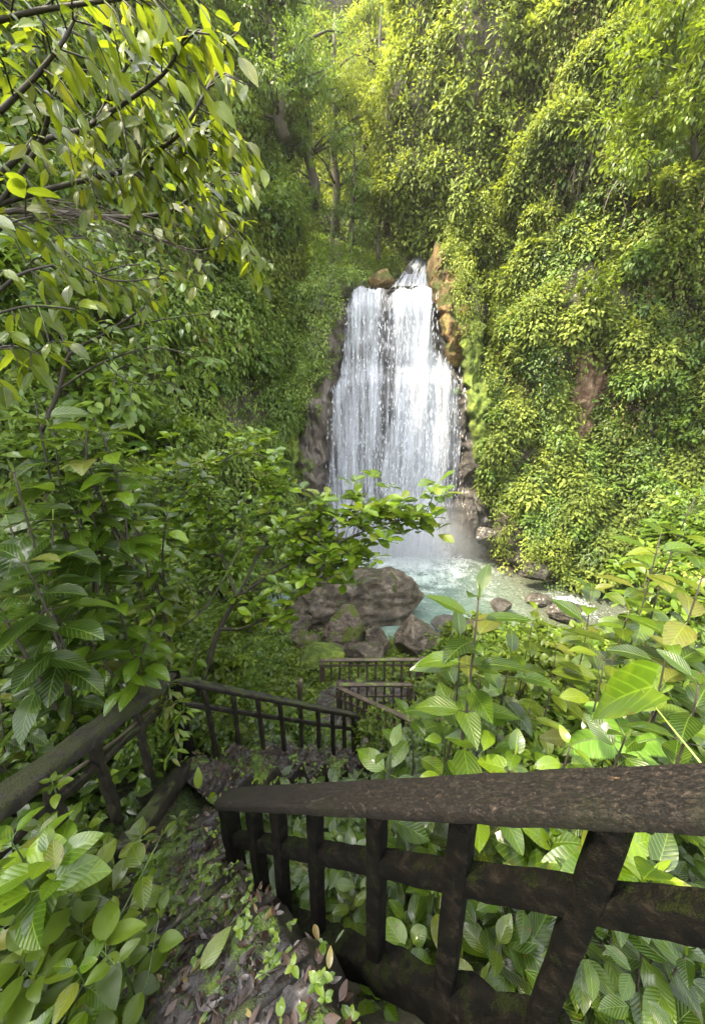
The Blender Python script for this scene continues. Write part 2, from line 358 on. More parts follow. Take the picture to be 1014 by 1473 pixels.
# ------------------------------------------------------------------ leaves
def template(kind):
    if kind == 'far':
        v = [(0, 0, 0), (.42, -.5, .07), (.42, .5, .07), (.42, 0, 0), (1, 0, -.05)]
        f = [(0, 3, 1), (0, 2, 3), (1, 3, 4), (3, 2, 4)]
        v = np.array(v); return v, f, np.stack([v[:, 0], v[:, 1] + .5], 1)
    shp = {'ovate': (.72, .85), 'lance': (.85, 1.0), 'obovate': (1.45, .75), 'round': (.7, .55), 'heart': (.55, .7), 'mid': (.8, .9)}[kind]
    nu, nv = (5, 2) if kind == 'mid' else (14, 6)
    V = []; Fc = []; UV = []
    for i in range(nu + 1):
        t = i / nu
        wdt = math.sin(math.pi * min(1, max(0, t)) ** shp[0]) ** shp[1] if 0 < t < 1 else 0.0
        if kind == 'heart' and t < .15: wdt = max(wdt, .55 + t * 2)
        if 0 < t < 1: wdt = max(wdt, .03)
        tip = 0.0
        for j in range(nv + 1):
            s_ = j / nv - .5
            a = abs(s_) * 2
            n_ = .10 * a * wdt
            x_ = t
            if kind != 'mid':
                n_ += .008 * math.sin(2 * math.pi * (t * 9 - a * 2.2)) * a * wdt + .02 * math.sin(t * 11 + (1.7 if s_ > 0 else 0)) * a * a * wdt
                x_ = t + .035 * a * wdt * (1 - t)
            if kind == 'heart': x_ = t - .16 * a * (1 - t) ** 3
            V.append((x_, s_ * wdt, n_)); UV.append((t, .5 + s_ * wdt))
    for i in range(nu):
        for j in range(nv):
            a = i * (nv + 1) + j
            Fc.append((a, a + 1, a + nv + 2, a + nv + 1))
    return np.array(V), Fc, np.array(UV)
TM = {k: template(k) for k in ('far', 'mid', 'ovate', 'lance', 'obovate', 'round', 'heart')}

def unit(a): return a / np.maximum(np.linalg.norm(a, axis=-1, keepdims=True), 1e-9)
class Leaves:
    def __init__(s): s.p = []; s.d = []; s.u = []; s.l = []; s.w = []; s.c = []; s.r = []
    def add(s, p, d, u, l, w, c=.1, r=.5):
        p = np.atleast_2d(np.asarray(p, float)); n = len(p)
        def b(x): return np.broadcast_to(np.asarray(x, float), (n,)).copy()
        s.p.append(p); s.d.append(np.broadcast_to(np.asarray(d, float), (n, 3)).copy()); s.u.append(np.broadcast_to(np.asarray(u, float), (n, 3)).copy())
        s.l.append(b(l)); s.w.append(b(w)); s.c.append(b(c)); s.r.append(b(r))
    def build(s, name, kind, mat, parent=None, world=True):
        T, Fc, UV = TM[kind]; K = len(T)
        p = np.concatenate(s.p); d = unit(np.concatenate(s.d)); u = np.concatenate(s.u)
        l = np.concatenate(s.l); w_ = np.concatenate(s.w); c = np.concatenate(s.c); r = np.clip(np.concatenate(s.r), 0, 1)
        sd_ = np.cross(d, u); bad = np.linalg.norm(sd_, axis=1) < 1e-4
        sd_[bad] = np.cross(d[bad], np.array([1, .3, .1])); sd_ = unit(sd_); u = np.cross(sd_, d)
        N = len(p)
        tx = T[None, :, 0]; ty = T[None, :, 1]; tz = T[None, :, 2]
        # bend along a circular-ish arc
        ax = tx * (1 - .25 * np.abs(c[:, None]) * tx ** 2); an = tz * w_[:, None] - c[:, None] * tx ** 2 * l[:, None]
        twist = rng.normal(0, .25, N)[:, None] * tx * ty
        V = p[:, None, :] + d[:, None, :] * (ax * l[:, None])[..., None] + sd_[:, None, :] * (ty * w_[:, None])[..., None] \
            + u[:, None, :] * (an + twist * w_[:, None])[..., None]
        V = V.reshape(-1, 3)
        fa = np.array([i for f in Fc for i in f]); sz = np.array([len(f) for f in Fc])
        pf = (fa[None, :] + (np.arange(N) * K)[:, None]).ravel()
        return mesh_np(name, V, pf, np.tile(sz, N), mat, parent, uv=np.tile(UV, (N, 1)), rnd=np.repeat(r, K), world=world and parent is not None)

def rand_dirs(n):
    v = rng.normal(size=(n, 3)); return unit(v)

# ------------------------------------------------------------------ terrain
ANCH = np.array([
 (0, .2, -1.7), (0, -1.5, -.9), (-2, -1.5, -.9), (2.5, -1.5, -1.2), (-.5, .7, -2.45), (-.7, 1.35, -3.2), (-1.6, 2.4, -3.35), (-1.2, 1.8, -3.2), (-.9, 3.1, -4.5), (.1, 3.9, -5.4),
 (.3, 4.5, -5.75), (-.5, 6.3, -7.0), (.6, 6.2, -7.1), (-.8, 7.7, -7.7), (.9, 7.8, -7.7), (0, 10, -8.5), (0, 12, -9.0), (-3, 12, -8.95), (3, 11, -8.9),
 (5, 12.4, -9.1), (0, 15, -10.3), (4, 17, -10.6), (8, 15.2, -10.0), (12, 13.5, -9.9), (-2, 14.5, -10.2), (-3.5, 14.5, -9.2), (-1.9, 1.2, -2.9), (-2.8, .8, -2.3), (-4.5, .5, -1.6),
 (-3, 3, -3.6), (-5, 4, -3.0), (-4, 7, -5.8), (-6, 9, -5.5), (-6, 13, -8), (1, .5, -1.9), (.5, 1.2, -3.1), (1.4, 1.5, -3.1), (2.5, 3, -3.6), (1, 2.6, -4.3), (4.2, 4, -3.7),
 (6, 8, -6.8), (9, 11, -8.8), (2, 6, -6.6), (5, 1.5, -2.4), (12, 6, -5), (14, 11, -8.9), (8, 4.5, -3.8), (-9, 3, 0), (-9, 9, -2), (18, 0, -1), (18, 12, -8.6), (0, 24, -9), (10, 24, -9), (-9, 18, -6), (-6, -4, 0), (6, -4, 0), (20,-4,0), (-3.2,9.5,-7.8)])
def _phi(r): return r
_A = np.linalg.norm(ANCH[:, None, :2] - ANCH[None, :, :2], axis=2)
_n = len(ANCH); _S = np.zeros((_n + 3, _n + 3)); _S[:_n, :_n] = _phi(_A); _S[:_n, _n] = 1; _S[:_n, _n + 1:] = ANCH[:, :2]
_S[_n, :_n] = 1; _S[_n + 1:, :_n] = ANCH[:, :2].T
_wt = np.linalg.solve(_S, np.concatenate([ANCH[:, 2], np.zeros(3)]))
def H(x, y):
    q = np.stack([np.atleast_1d(x), np.atleast_1d(y)], 1).astype(float)
    r = np.linalg.norm(q[:, None] - ANCH[None, :, :2], axis=2)
    return _phi(r) @ _wt[:_n] + _wt[_n] + q @ _wt[_n + 1:]
def h1(x, y): return float(H(x, y)[0])
def grid_mesh(name, fx, nu, nv, mat, flip=False, uvs=None, **kw):
    """fx(i/nu, j/nv) -> xyz"""
    V = np.array([fx(i / nu, j / nv) for i in range(nu + 1) for j in range(nv + 1)])
    a = (np.arange(nu)[:, None] * (nv + 1) + np.arange(nv)[None, :]).ravel()
    q = np.stack([a, a + nv + 1, a + nv + 2, a + 1], 1)
    if flip: q = q[:, ::-1]
    ij = np.array([(i / nu, j / nv) for i in range(nu + 1) for j in range(nv + 1)])
    if uvs is not None: ij = ij * np.array(uvs)
    return mesh_np(name, V, q.ravel(), np.full(len(q), 4), mat, uv=ij, **kw)
def make_terrain():
    xs = np.concatenate([np.linspace(-60, -10, 12)[:-1], np.linspace(-10, 16, 150), np.linspace(16, 60, 12)[1:]])
    ys = np.concatenate([np.linspace(-40, -4, 10)[:-1], np.linspace(-4, 26, 180), np.linspace(26, 70, 12)[1:]])
    X, Y = np.meshgrid(xs, ys, indexing='ij')
    Z = H(np.clip(X.ravel(), -10, 20), np.clip(Y.ravel(), -5, 26)).reshape(X.shape)
    for i in range(X.shape[0]):
        for j in range(X.shape[1]):
            Z[i, j] += .10 * noise.fractal(Vector((X[i, j] * .9, Y[i, j] * .9, 0)), 1, 2, 4) - .06
    V = np.stack([X.ravel(), Y.ravel(), Z.ravel()], 1); nv = len(ys)
    a = (np.arange(len(xs) - 1)[:, None] * nv + np.arange(nv - 1)[None, :]).ravel()
    q = np.stack([a, a + nv, a + nv + 1, a + 1], 1)
    return tag(mesh_np('ground', V, q.ravel(), np.full(len(q), 4), M['ground']), 'steep wet forest floor falling away to the pool', kind='structure')
make_terrain()

# ------------------------------------------------------------------ cliffs
def cr(pts, t):
    n = len(pts) - 1; x = min(max(t, 0), 1) * n; i = min(int(x), n - 1); f = x - i
    p = [np.array(pts[min(max(i + k, 0), n)], float) for k in (-1, 0, 1, 2)]
    return .5 * ((2 * p[1]) + (-p[0] + p[2]) * f + (2 * p[0] - 5 * p[1] + 4 * p[2] - p[3]) * f * f + (-p[0] + 3 * p[1] - 3 * p[2] + p[3]) * f ** 3)
class Cliff:
    def __init__(s, plan, side, z0, z1, lean, bulge=.9, seed=0.0, topf=None):
        s.plan = plan; s.side = side; s.z0 = z0; s.z1 = z1; s.lean = lean; s.bulge = bulge; s.seed = seed; s.topf = topf
    def top(s, t): return s.topf(t) if s.topf else s.z1
    def pos(s, t, k, disp=True):
        z1 = s.top(t); z = s.z0 + (z1 - s.z0) * k
        c = cr(s.plan, t); e = (cr(s.plan, t + .01) - cr(s.plan, t - .01)); e /= max(np.linalg.norm(e), 1e-6)
        nrm = np.array([e[1], -e[0]]) * s.side            # faces the gorge
        zz = z + 9.5
        off = -s.lean * max(zz, 0) ** 1.15
        if disp:
            v = Vector((c[0] * .28 + s.seed, c[1] * .28, z * .22))
            off += s.bulge * noise.fractal(v, 1, 2, 3) + .22 * noise.fractal(v * 5, 1, 2, 3)
        q = c + nrm * off
        return np.array([q[0], q[1], z]), np.array([nrm[0], nrm[1], .12])
    def build(s, name, label, nu, nv, mat):
        return tag(grid_mesh(name, lambda a, b: s.pos(a, b)[0], nu, nv, mat, flip=s.side < 0), label, kind='structure')
LW = Cliff([(-1.6, 24), (-1.9, 21.2), (-2.7, 19.6), (-3.6, 17.5), (-4.9, 14.2), (-6.0, 10.5), (-6.6, 7), (-7.0, 3), (-7.5, -2), (-8.2, -8)], -1, -10.5, 14, .10, .8, 3.1, lambda t: 17 + 1.5 * math.sin(t * 9))  # unseen crest height and stretch behind the camera added to shade the foreground
RW = Cliff([(7.6, 26), (6.9, 22.5), (7.0, 20.4), (7.6, 18.4), (8.9, 16.8), (11, 15.6), (14, 14.2), (17, 11), (19, 7)], 1, -10.5, 24, .055, 1.5, 8.7)
class Shoulder:
    """rounded spur of the right cliff that overhangs the gorge"""
    def __init__(s, c, r, seed): s.c = np.array(c); s.r = np.array(r); s.seed = seed
    def pos(s, t, k, disp=True):
        th = -math.pi + 2.0 * math.pi * t; ph = -math.pi / 2 + math.pi * k
        d = np.array([math.cos(ph) * math.cos(th), math.cos(ph) * math.sin(th), math.sin(ph)])
        p = s.c + d * s.r; p = p + d * 1.0 * noise.fractal(Vector(tuple(p * .35)), 1, 2, 4)
        n_ = d / s.r; return p, n_ / np.linalg.norm(n_)
    def build(s, name, label, nu, nv, mat):
        return tag(grid_mesh(name, lambda a, b: s.pos(a, b)[0], nu, nv, mat), label, kind='structure')
_c = PY(685, 170, 24.5)
SH = Shoulder((_c.x, _c.y, _c.z), (4.0, 3.2, 7.2), 2)
BW = Cliff([(-8, 27), (-3, 31), (2, 33), (7, 32), (12, 27)], 1, 0, 32, .12, 1.5, 5.5)
LW.build('cliff_left', 'shaded jungle covered cliff on the left of the falls', 150, 110, M['rock'])
RW.build('cliff_right', 'sunlit jungle covered cliff on the right of the falls', 150, 150, M['rock'])
SH.build('cliff_spur', 'leafy spur of the right cliff bulging over the gorge', 50, 50, M['rock'])
BW.build('cliff_back', 'wooded back wall of the gorge above the falls', 60, 60, M['rock'])

# rock face under the falls ------------------------------------------------
LE = [(5.4, P(512, 405, 20.4)), ]
def edge(tbl, z):
    zs = [a for a, _ in tbl]; return float(np.interp(z, zs[::-1], [b for _, b in tbl][::-1]))
FY = [(6.5, 22.0), (4.9, 21.0), (4.0, 20.6), (1.2, 20.45), (0.4, 20.0), (-2.5, 19.8), (-6, 19.7), (-8, 19.3), (-10.5, 18.9)]
def xat(px, z, y): return (px - 507) / F * (y * cs - z * sn)
def zat(py, y):
    v = (736.5 - py) / F; return y * (-sn + v * cs) / (cs + v * sn)
def pxedge(pairs, z):
    y = edge(FY, z); zs = [zat(b, y) for _, b in pairs]
    px = float(np.interp(z, zs[::-1], [a for a, _ in pairs][::-1])); return xat(px, z, y)
LEFT_E = [(517, 405), (506, 418), (497, 450), (491, 540), (478, 560), (472, 610), (468, 700), (470, 800)]
RIGHT_E = [(620, 405), (623, 420), (626, 500), (650, 525), (660, 560), (663, 620), (655, 700), (640, 760), (648, 800)]
def rockface(a, b):
    z = -10.5 + b * (5.0 + 10.5)
    y = edge(FY, z)
    x = -3.4 + a * 12.4
    d = .55 * noise.fractal(Vector((x * .45, 4, z * .3)), 1, 2, 4) + .14 * noise.fractal(Vector((x * 2.2, 1, z * 1.3)), 1, 2, 4)
    d += .18 * math.sin(z * 2.3 + .7 * math.sin(x * 1.3)) * (1 if z < 4 else 0)
    xc = abs(x - 2.3)
    return (x, y + .35 + d + .02 * xc ** 2, z)
tag(grid_mesh('rock_face', rockface, 130, 150, M['wetrock'], flip=True), 'dark wet rock face behind the falling water', kind='structure')
def ledge(a, b):    # stream bed above the lip
    y = 21.3 + b * 9; x = -1.5 + a * 9.5
    z = 4.75 + b * 3.2 + .35 * noise.fractal(Vector((x * .6, y * .6, 2)), 1, 2, 4)
    z += .12 * (x - 3.4) ** 2 * b
    return (x, y, z)
tag(grid_mesh('stream_bed', ledge, 60, 50, M['wetrock'], flip=False), 'rocky stream bed above the lip of the falls', kind='structure')

# ------------------------------------------------------------------ waterfall
def make_falls():
    Vs = []; UVs = []; Fl = []; polys = []; mi = []; n0 = 0
    for layer, (nu, nv) in enumerate(((120, 130), (100, 110))):
        for j in range(nv + 1):
            z = 4.98 - j / nv * 14.1; y = edge(FY, z)
            xl = pxedge(LEFT_E, z); xr = pxedge(RIGHT_E, z)
            if layer: xl += .15; xr -= .1
            for i in range(nu + 1):
                f = i / nu; x = xl + (xr - xl) * f
                e = .12 * noise.noise(Vector((0, 3 + layer, z * 1.4)))
                x += e * (1 - 2 * f)
                yy = y - .12 - layer * .28 - .30 * noise.fractal(Vector((x * 1.5 + layer * 9, 0, z * .14)), 1, 2, 4) - .07 * noise.fractal(Vector((x * 4, 3, z * .9)), 1, 2, 3)
                zz = z
                lip = .22 * noise.fractal(Vector((x * 1.3, 5, 0)), 1, 2, 3) - .35 * math.exp(-((f - .44) / .05) ** 2)
                zz = z + lip * max(0, 1 - (4.98 - z) / 1.5)
                if j == 0: yy += .8; zz += .05
                Vs.append((x, yy, zz)); UVs.append((x, z))
                fl = 0.0
                # heavier on the right and lower down; dark gap between the two main streams
                gx = f - (.44 - .02 * math.sin(z))
                fl += .10 * math.exp(-((f - .72) / .16) ** 2) - .035 * math.exp(-((f - .30) / .12) ** 2) + .035 * math.exp(-((f - .18) / .13) ** 2) + .03 * math.exp(-((f - .33) / .06) ** 2)
                fl -= .07 * math.exp(-(gx / .06) ** 2) * (1 if z > -3.5 else .35)
                fl -= .10 * max(0, 1 - f / .05) + .09 * max(0, 1 - (1 - f) / .07)
                if z < -3: fl += .02 * min(1, (-3 - z) / 4)
                if 3.5 < z: fl += .03
                Fl.append(fl)
        a = (np.arange(nv)[:, None] * (nu + 1) + np.arange(nu)[None, :]).ravel() + n0
        polys.append(np.stack([a, a + 1, a + nu + 2, a + nu + 1], 1)); mi += [layer] * len(a); n0 = len(Vs)
    V = np.array(Vs); UV = np.array(UVs); q = np.concatenate(polys)
    # drops and torn strands in front of the sheet
    N = 2600
    f = np.clip(np.where(rng.random(N) < .6, rng.normal(.66, .2, N), rng.random(N)), 0, 1); z = 4.9 - rng.random(N) ** .8 * 13.8
    D = np.zeros((N, 4, 3)); 
    for k in range(N):
        y = edge(FY, z[k]); xl = pxedge(LEFT_E, z[k]); xr = pxedge(RIGHT_E, z[k])
        cl = .5 * noise.noise(Vector((f[k] * 9, 1, z[k] * .5)))
        x = xl - .05 + (xr - xl + .1) * f[k]; y2 = y - .35 - abs(rng.normal(0, .22)) - max(0, cl) * .5
        s_ = rng.uniform(.005, .016); L = rng.uniform(.03, .2)
        D[k] = [(x - s_, y2, z[k]), (x, y2, z[k] - L * .7), (x + s_, y2, z[k]), (x + rng.normal(0, .01), y2, z[k] + L)]
    nb = len(V); V = np.concatenate([V, D.reshape(-1, 3)]); UV = np.concatenate([UV, np.zeros((N * 4, 2))])
    dq = (np.arange(N)[:, None] * 4 + np.arange(4)[None, :]) + nb
    q = np.concatenate([q, dq]); mi += [2] * N
    Fl = np.concatenate([np.array(Fl), np.zeros(N * 4)])
    o = mesh_np('waterfall', V, q.ravel(), np.full(len(q), 4), [M['falls1'], M['falls2'], M['drops']], uv=UV, midx=mi, flow=Fl)
    return tag(o, 'tall white waterfall pouring down dark rock into the pool', 'waterfall', kind='structure')
make_falls()
def chute(name, pts, label, fl=.06):
    def fx(a, b):
        p = cr([(q[0], q[1], q[2], q[3]) for q in pts], b)
        x = p[0] + (a - .5) * p[3]
        return (x, p[1] - .12 * noise.fractal(Vector((x * 3, 0, p[2])), 1, 2, 3), p[2] + .05 * noise.noise(Vector((x * 5, p[1] * 3, 0))) - .25 * (abs(a - .5) * 2) ** 3)
    return tag(grid_mesh(name, fx, 14, 30, M['falls1'], uvs=(2, 4), flow=np.full(15 * 31, fl)), label, kind='structure')
a_ = PY(612, 350, 25.5); b_ = PY(603, 368, 24.0); c_ = PY(590, 392, 22.6); d_ = PY(582, 414, 21.2)
chute('cascade', [(a_.x, a_.y, a_.z, 1.1), (b_.x, b_.y, b_.z, 1.0), (c_.x, c_.y, c_.z, 1.2), (d_.x, d_.y, d_.z + .1, 1.8)], 'small white cascade feeding the lip of the main falls', .0)
a_ = PY(618, 362, 24.6); b_ = PY(612, 380, 23.4); c_ = PY(606, 398, 22.2); d_ = PY(602, 414, 21.1)
chute('cascade', [(a_.x, a_.y, a_.z, .5), (b_.x, b_.y, b_.z, .5), (c_.x, c_.y, c_.z, .8), (d_.x, d_.y, d_.z + .1, 1.1)], 'narrow bright chute of water beside the ochre rock above the falls', .03)

def pool(a, b):
    x = -6 + a * 26; y = 11.0 + b * 10.5
    return (x, y, -9.0 + .05 * noise.fractal(Vector((x * .8, y * .8, 0)), 1, 2, 3) * (1 + 2 * max(0, 1 - math.hypot(x - 2.6, y - 19) / 5)))
tag(grid_mesh('pool', pool, 160, 90, M['pool'], flip=False), 'turquoise plunge pool with white foam under the falls', kind='structure')

# splash: torn white water at the foot
def splash():
    L = Leaves(); n = 5200
    x = rng.uniform(-1.6, 6.2, n); k = rng.random(n) ** 2
    y = 19.2 - k * 2.2 + rng.normal(0, .15, n); z = -9.0 + np.abs(rng.normal(0, .28, n)) * (1 - k) + .03
    d = rand_dirs(n); d[:, 2] = np.abs(d[:, 2]) + .3
    L.add(np.stack([x, y, z], 1), d, rand_dirs(n), rng.uniform(.03, .12, n), rng.uniform(.02, .05, n), 0)
    return tag(L.build('spray', 'far', M['drops']), 'white spray and churned water at the foot of the falls', 'spray', kind='stuff')
splash()
def mist():
    t = NT('spray_mist'); tc = t.n('ShaderNodeTexCoord')
    g = t.n('ShaderNodeTexGradient', gradient_type='SPHERICAL'); t.l(t.mapping(tc.outputs['Object'], (1, 1, 1)), g.inputs[0])
    n_ = t.noise(tc.outputs['Object'], 2.2, 3, .6, .6)
    den = t.math('MULTIPLY', t.math('POWER', g.outputs['Fac'], 1.4), t.math('MULTIPLY', n_, 1.7))
    v = t.n('ShaderNodeVolumePrincipled'); v.inputs['Color'].default_value = (.93, .96, 1, 1); t.l(den, v.inputs['Density'])
    v.inputs['Anisotropy'].default_value = .2
    t.l(v.outputs[0], t.out.inputs['Volume'])
    bpy_bm = __import__('bmesh').new(); __import__('bmesh').ops.create_icosphere(bpy_bm, subdivisions=3, radius=1)
    me = bpy.data.meshes.new('mist'); bpy_bm.to_mesh(me); bpy_bm.free(); me.materials.append(t.m)
    o = bpy.data.objects.new('mist', me); col.objects.link(o); o.location = (3.0, 18.6, -8.2); o.scale = (5.4, 2.6, 3.4)
    tag(o, 'pale mist hanging over the foot of the falls', 'mist', kind='stuff')
mist()

# ------------------------------------------------------------------ rocks
def rock(name, c, size, mat, label, seed, cat='boulder', group=None, rz=0.0, sharp=.24, sub=6, flat=0.0):
    import bmesh
    bm = bmesh.new(); bmesh.ops.create_icosphere(bm, subdivisions=sub, radius=1)
    size = tuple(x * 1.1 for x in size); rs = random.Random(seed); planes = []
    for _ in range(13):
        v = Vector((rs.gauss(0, 1), rs.gauss(0, 1), rs.gauss(0, .8))).normalized(); planes.append((v, rs.uniform(.5, .88)))
    for v in bm.verts:
        p = v.co.copy()
        for n_, d_ in planes:
            e = p.dot(n_) - d_
            if e > 0: p -= n_ * e * .85
        q = p * 1.3 + Vector((seed * 3.1, 0, 0))
        p *= 1 + sharp * .5 * noise.fractal(q, 1, 2, 4)
        p += p.normalized() * .035 * noise.fractal(q * 4, 1, 2, 5)
        if p.z < -.55: p.z = -.55 + (p.z + .55) * .3
        v.co = Vector((p.x * size[0], p.y * size[1], p.z * size[2]))
    me = bpy.data.meshes.new(name); bm.to_mesh(me); bm.free(); me.materials.append(mat)
    me.polygons.foreach_set('use_smooth', np.ones(len(me.polygons), bool))
    o = bpy.data.objects.new(name, me); col.objects.link(o); o.location = c; o.rotation_euler = (0, 0, rz)
    return tag(o, label, cat, group)
rock('boulder', P(516, 864, 15.4), (2.75, 1.7, 1.5), M['boulder'], 'largest brown boulder standing between the railings and the turquoise pool', 3, rz=.2)
rock('boulder', P(495, 908, 12.6), (.85, .8, .85), M['mossrock'], 'yellow mossed boulder in front of the largest boulder', 7)
rock('boulder', P(418, 903, 13.2), (.95, .8, .62), M['boulder'], 'pale flat topped boulder at the left edge of the rock pile', 11)
rock('boulder', P(541, 924, 12.4), (.5, .5, .55), M['boulder'], 'shadowed brown boulder wedged between the mossy one and the peaked one', 12)
rock('boulder', P(603, 926, 11.8), (.78, .7, .85), M['boulder'], 'peaked boulder just behind the far railing on its right', 14)
rock('boulder', P(523, 945, 11.6), (.65, .5, .5), M['boulder'], 'small grey boulder right behind the far railing', 16)
rock('boulder', P(465, 950, 11.2), (.85, .7, .45), M['moss'], 'low rock wholly cushioned in yellow green moss', 17)
rock('boulder', P(440, 925, 12.4), (.55, .5, .4), M['mossrock'], 'small mossy rock between the pale and the cushioned ones', 19)
rock('boulder', P(655, 900, 13.3), (1.0, .8, .2), M['wetrock'], 'low grey slab awash at the near edge of the pool', 23)
rock('boulder', P(720, 872, 15.2), (.5, .45, .22), M['wetrock'], 'half sunk stone in the shallows right of the pool', 24)
rock('boulder', P(775, 862, 16.2), (.6, .5, .3), M['wetrock'], 'wet stone parting the riffle of the outflowing stream', 25)
rock('boulder', P(815, 880, 14.8), (.7, .6, .4), M['wetrock'], 'brown stone on the stream bank behind the right hand plants', 26)
rock('boulder', P(705, 772, 18.8), (.7, .5, .6), M['wetrock'], 'dark wet boulder at the right foot of the falls', 31)
rock('boulder', P(676, 752, 19.4), (.6, .5, 1.1), M['wetrock'], 'dark splash covered rock buttress right of the plunging water', 32)
rock('boulder', P(775, 822, 17.2), (.8, .5, .4), M['wetrock'], 'dark ledge of rock along the right edge of the pool', 33)
rock('boulder', P(458, 800, 19.0), (1.0, .9, 1.2), M['wetrock'], 'dark wet rock at the left foot of the falls', 34)
rock('boulder', PY(629, 392, 22.0), (.6, 1.0, 1.25), M['orange'], 'ochre rounded rock beside the small upper cascade', 41)
rock('boulder', PY(548, 405, 22.0), (.8, .7, .5), M['orange'], 'low sunlit ochre rock on the lip of the falls', 42)
rock('boulder', PY(587, 396, 23.2), (.35, .8, .4), M['wetrock'], 'dark slanted slab splitting the upper cascade', 43)

def slab(name, outline, D0, mat, label, thick=.6, seed=1, kind='structure', cat=None, bulge=.4):
    """rock or earth patch: grid between left and right outline, standing proud of the cliff"""
    ys = [o[0] for o in outline]
    def fx(a, b):
        y = ys[0] + (ys[-1] - ys[0]) * b
        l = np.interp(y, ys, [o[1] for o in outline]); r = np.interp(y, ys, [o[2] for o in outline]); D = np.interp(y, ys, [o[3] for o in outline])
        px = l + (r - l) * a
        k = max(abs(a - .5), abs(b - .5) * .98) * 2
        D2 = D + thick * k ** 4 * 2.2
        px += (a - .5) * 14 * noise.noise(Vector((y * .05, seed, a * 2))) + 5 * noise.noise(Vector((y * .09, seed + 5, a)))
        p = PY(px, y, D2)
        n_ = noise.fractal(Vector((p.x * .7 + seed, p.y * .7, p.z * .5)), 1, 2, 5)
        n2 = noise.fractal(Vector((p.x * 3.1, seed + p.y, p.z * 1.6)), 1, 2, 4)
        return tuple(p + Vector((.10 * n_, -bulge * n_ - .16 * n2, .05 * n_ + .05 * n2)))
    o = grid_mesh(name, fx, 70, 150, mat, flip=False); tag(o, label, cat, kind=kind); return o
slab('rock_face', [(372, 622, 652, 21.6), (410, 622, 668, 20.3), (470, 626, 684, 19.9), (540, 640, 684, 19.6)], 20, M['orange'], 'ochre and orange rock flank on the right of the lip', 1.0, 1, bulge=.6)
slab('rock_face', [(500, 634, 690, 19.9), (560, 654, 700, 19.4), (650, 658, 716, 18.9), (740, 645, 740, 18.4), (810, 640, 760, 17.6)], 20, M['wetrock'], 'grey brown wet rock between the falls and the moss strip', .8, 2, bulge=.7)
slab('moss', [(460, 655, 690, 19.6), (540, 664, 698, 19.0), (600, 668, 706, 18.7), (700, 682, 722, 18.2)], 20, M['moss'], 'bright green moss strip down the cliff right of the falls', .7, 3, 'stuff', 'moss', bulge=.6)
slab('rock_face', [(430, 455, 505, 20.6), (520, 440, 494, 19.7), (570, 428, 482, 19.2), (650, 415, 474, 18.8), (740, 405, 474, 18.4), (820, 395, 476, 17.8)], 20, M['leftrock'], 'wet mossy rock wall left of the falls', .8, 4, bulge=.8)
slab('moss', [(560, 415, 440, 18.6), (640, 405, 432, 18.2), (720, 398, 430, 17.8), (810, 392, 428, 17.2)], 20, M['moss'], 'green moss curtain on the rock left of the falls', .7, 5, 'stuff', 'moss', bulge=.6)
def cliff_samples(cl, nt=90, nk=120):
    T = []; Q = []; Nn = []
    for i in range(nt):
        for k in range(nk):
            p, n_ = cl.pos(i / (nt - 1), k / (nk - 1)); Q.append(p); Nn.append(n_)
    Q = np.array(Q); Nn = np.array(Nn); X, Y_, D = proj(Q); return Q, Nn, X, Y_, D
SMP = {'R': cliff_samples(RW), 'L': cliff_samples(LW)}
def hit(w_, px, py):
    Q, Nn, X, Y_, D = SMP[w_]; e = (X - px) ** 2 + (Y_ - py) ** 2; e = np.where(D < 3, 1e9, e + D * 2.0); i = int(np.argmin(e)); return Vector(Q[i]), Vector(Nn[i]), D[i]
def scar(outline, w_, lab, seed):
    o = []
    for (py, l, r) in outline:
        q, n_, D = hit(w_, (l + r) / 2, py); o.append((py, l, r, q.y - .45))
    return slab('bare_earth', o, 17, M['earth'], lab, .7, seed, bulge=.5)
scar([(470, 815, 880), (540, 812, 885), (610, 800, 870), (690, 770, 850)], 'R', 'bare reddish earth scar on the right cliff', 6)
scar([(170, 845, 900), (240, 835, 895), (300, 850, 885)], 'R', 'brown root hung earth scar high on the right cliff', 7)
slab('rock_face', [(720, 700, 800, 17.6), (780, 715, 830, 16.6), (850, 745, 870, 15.6)], 17, M['wetrock'], 'dark undercut rock above the stream at the right', .7, 8)

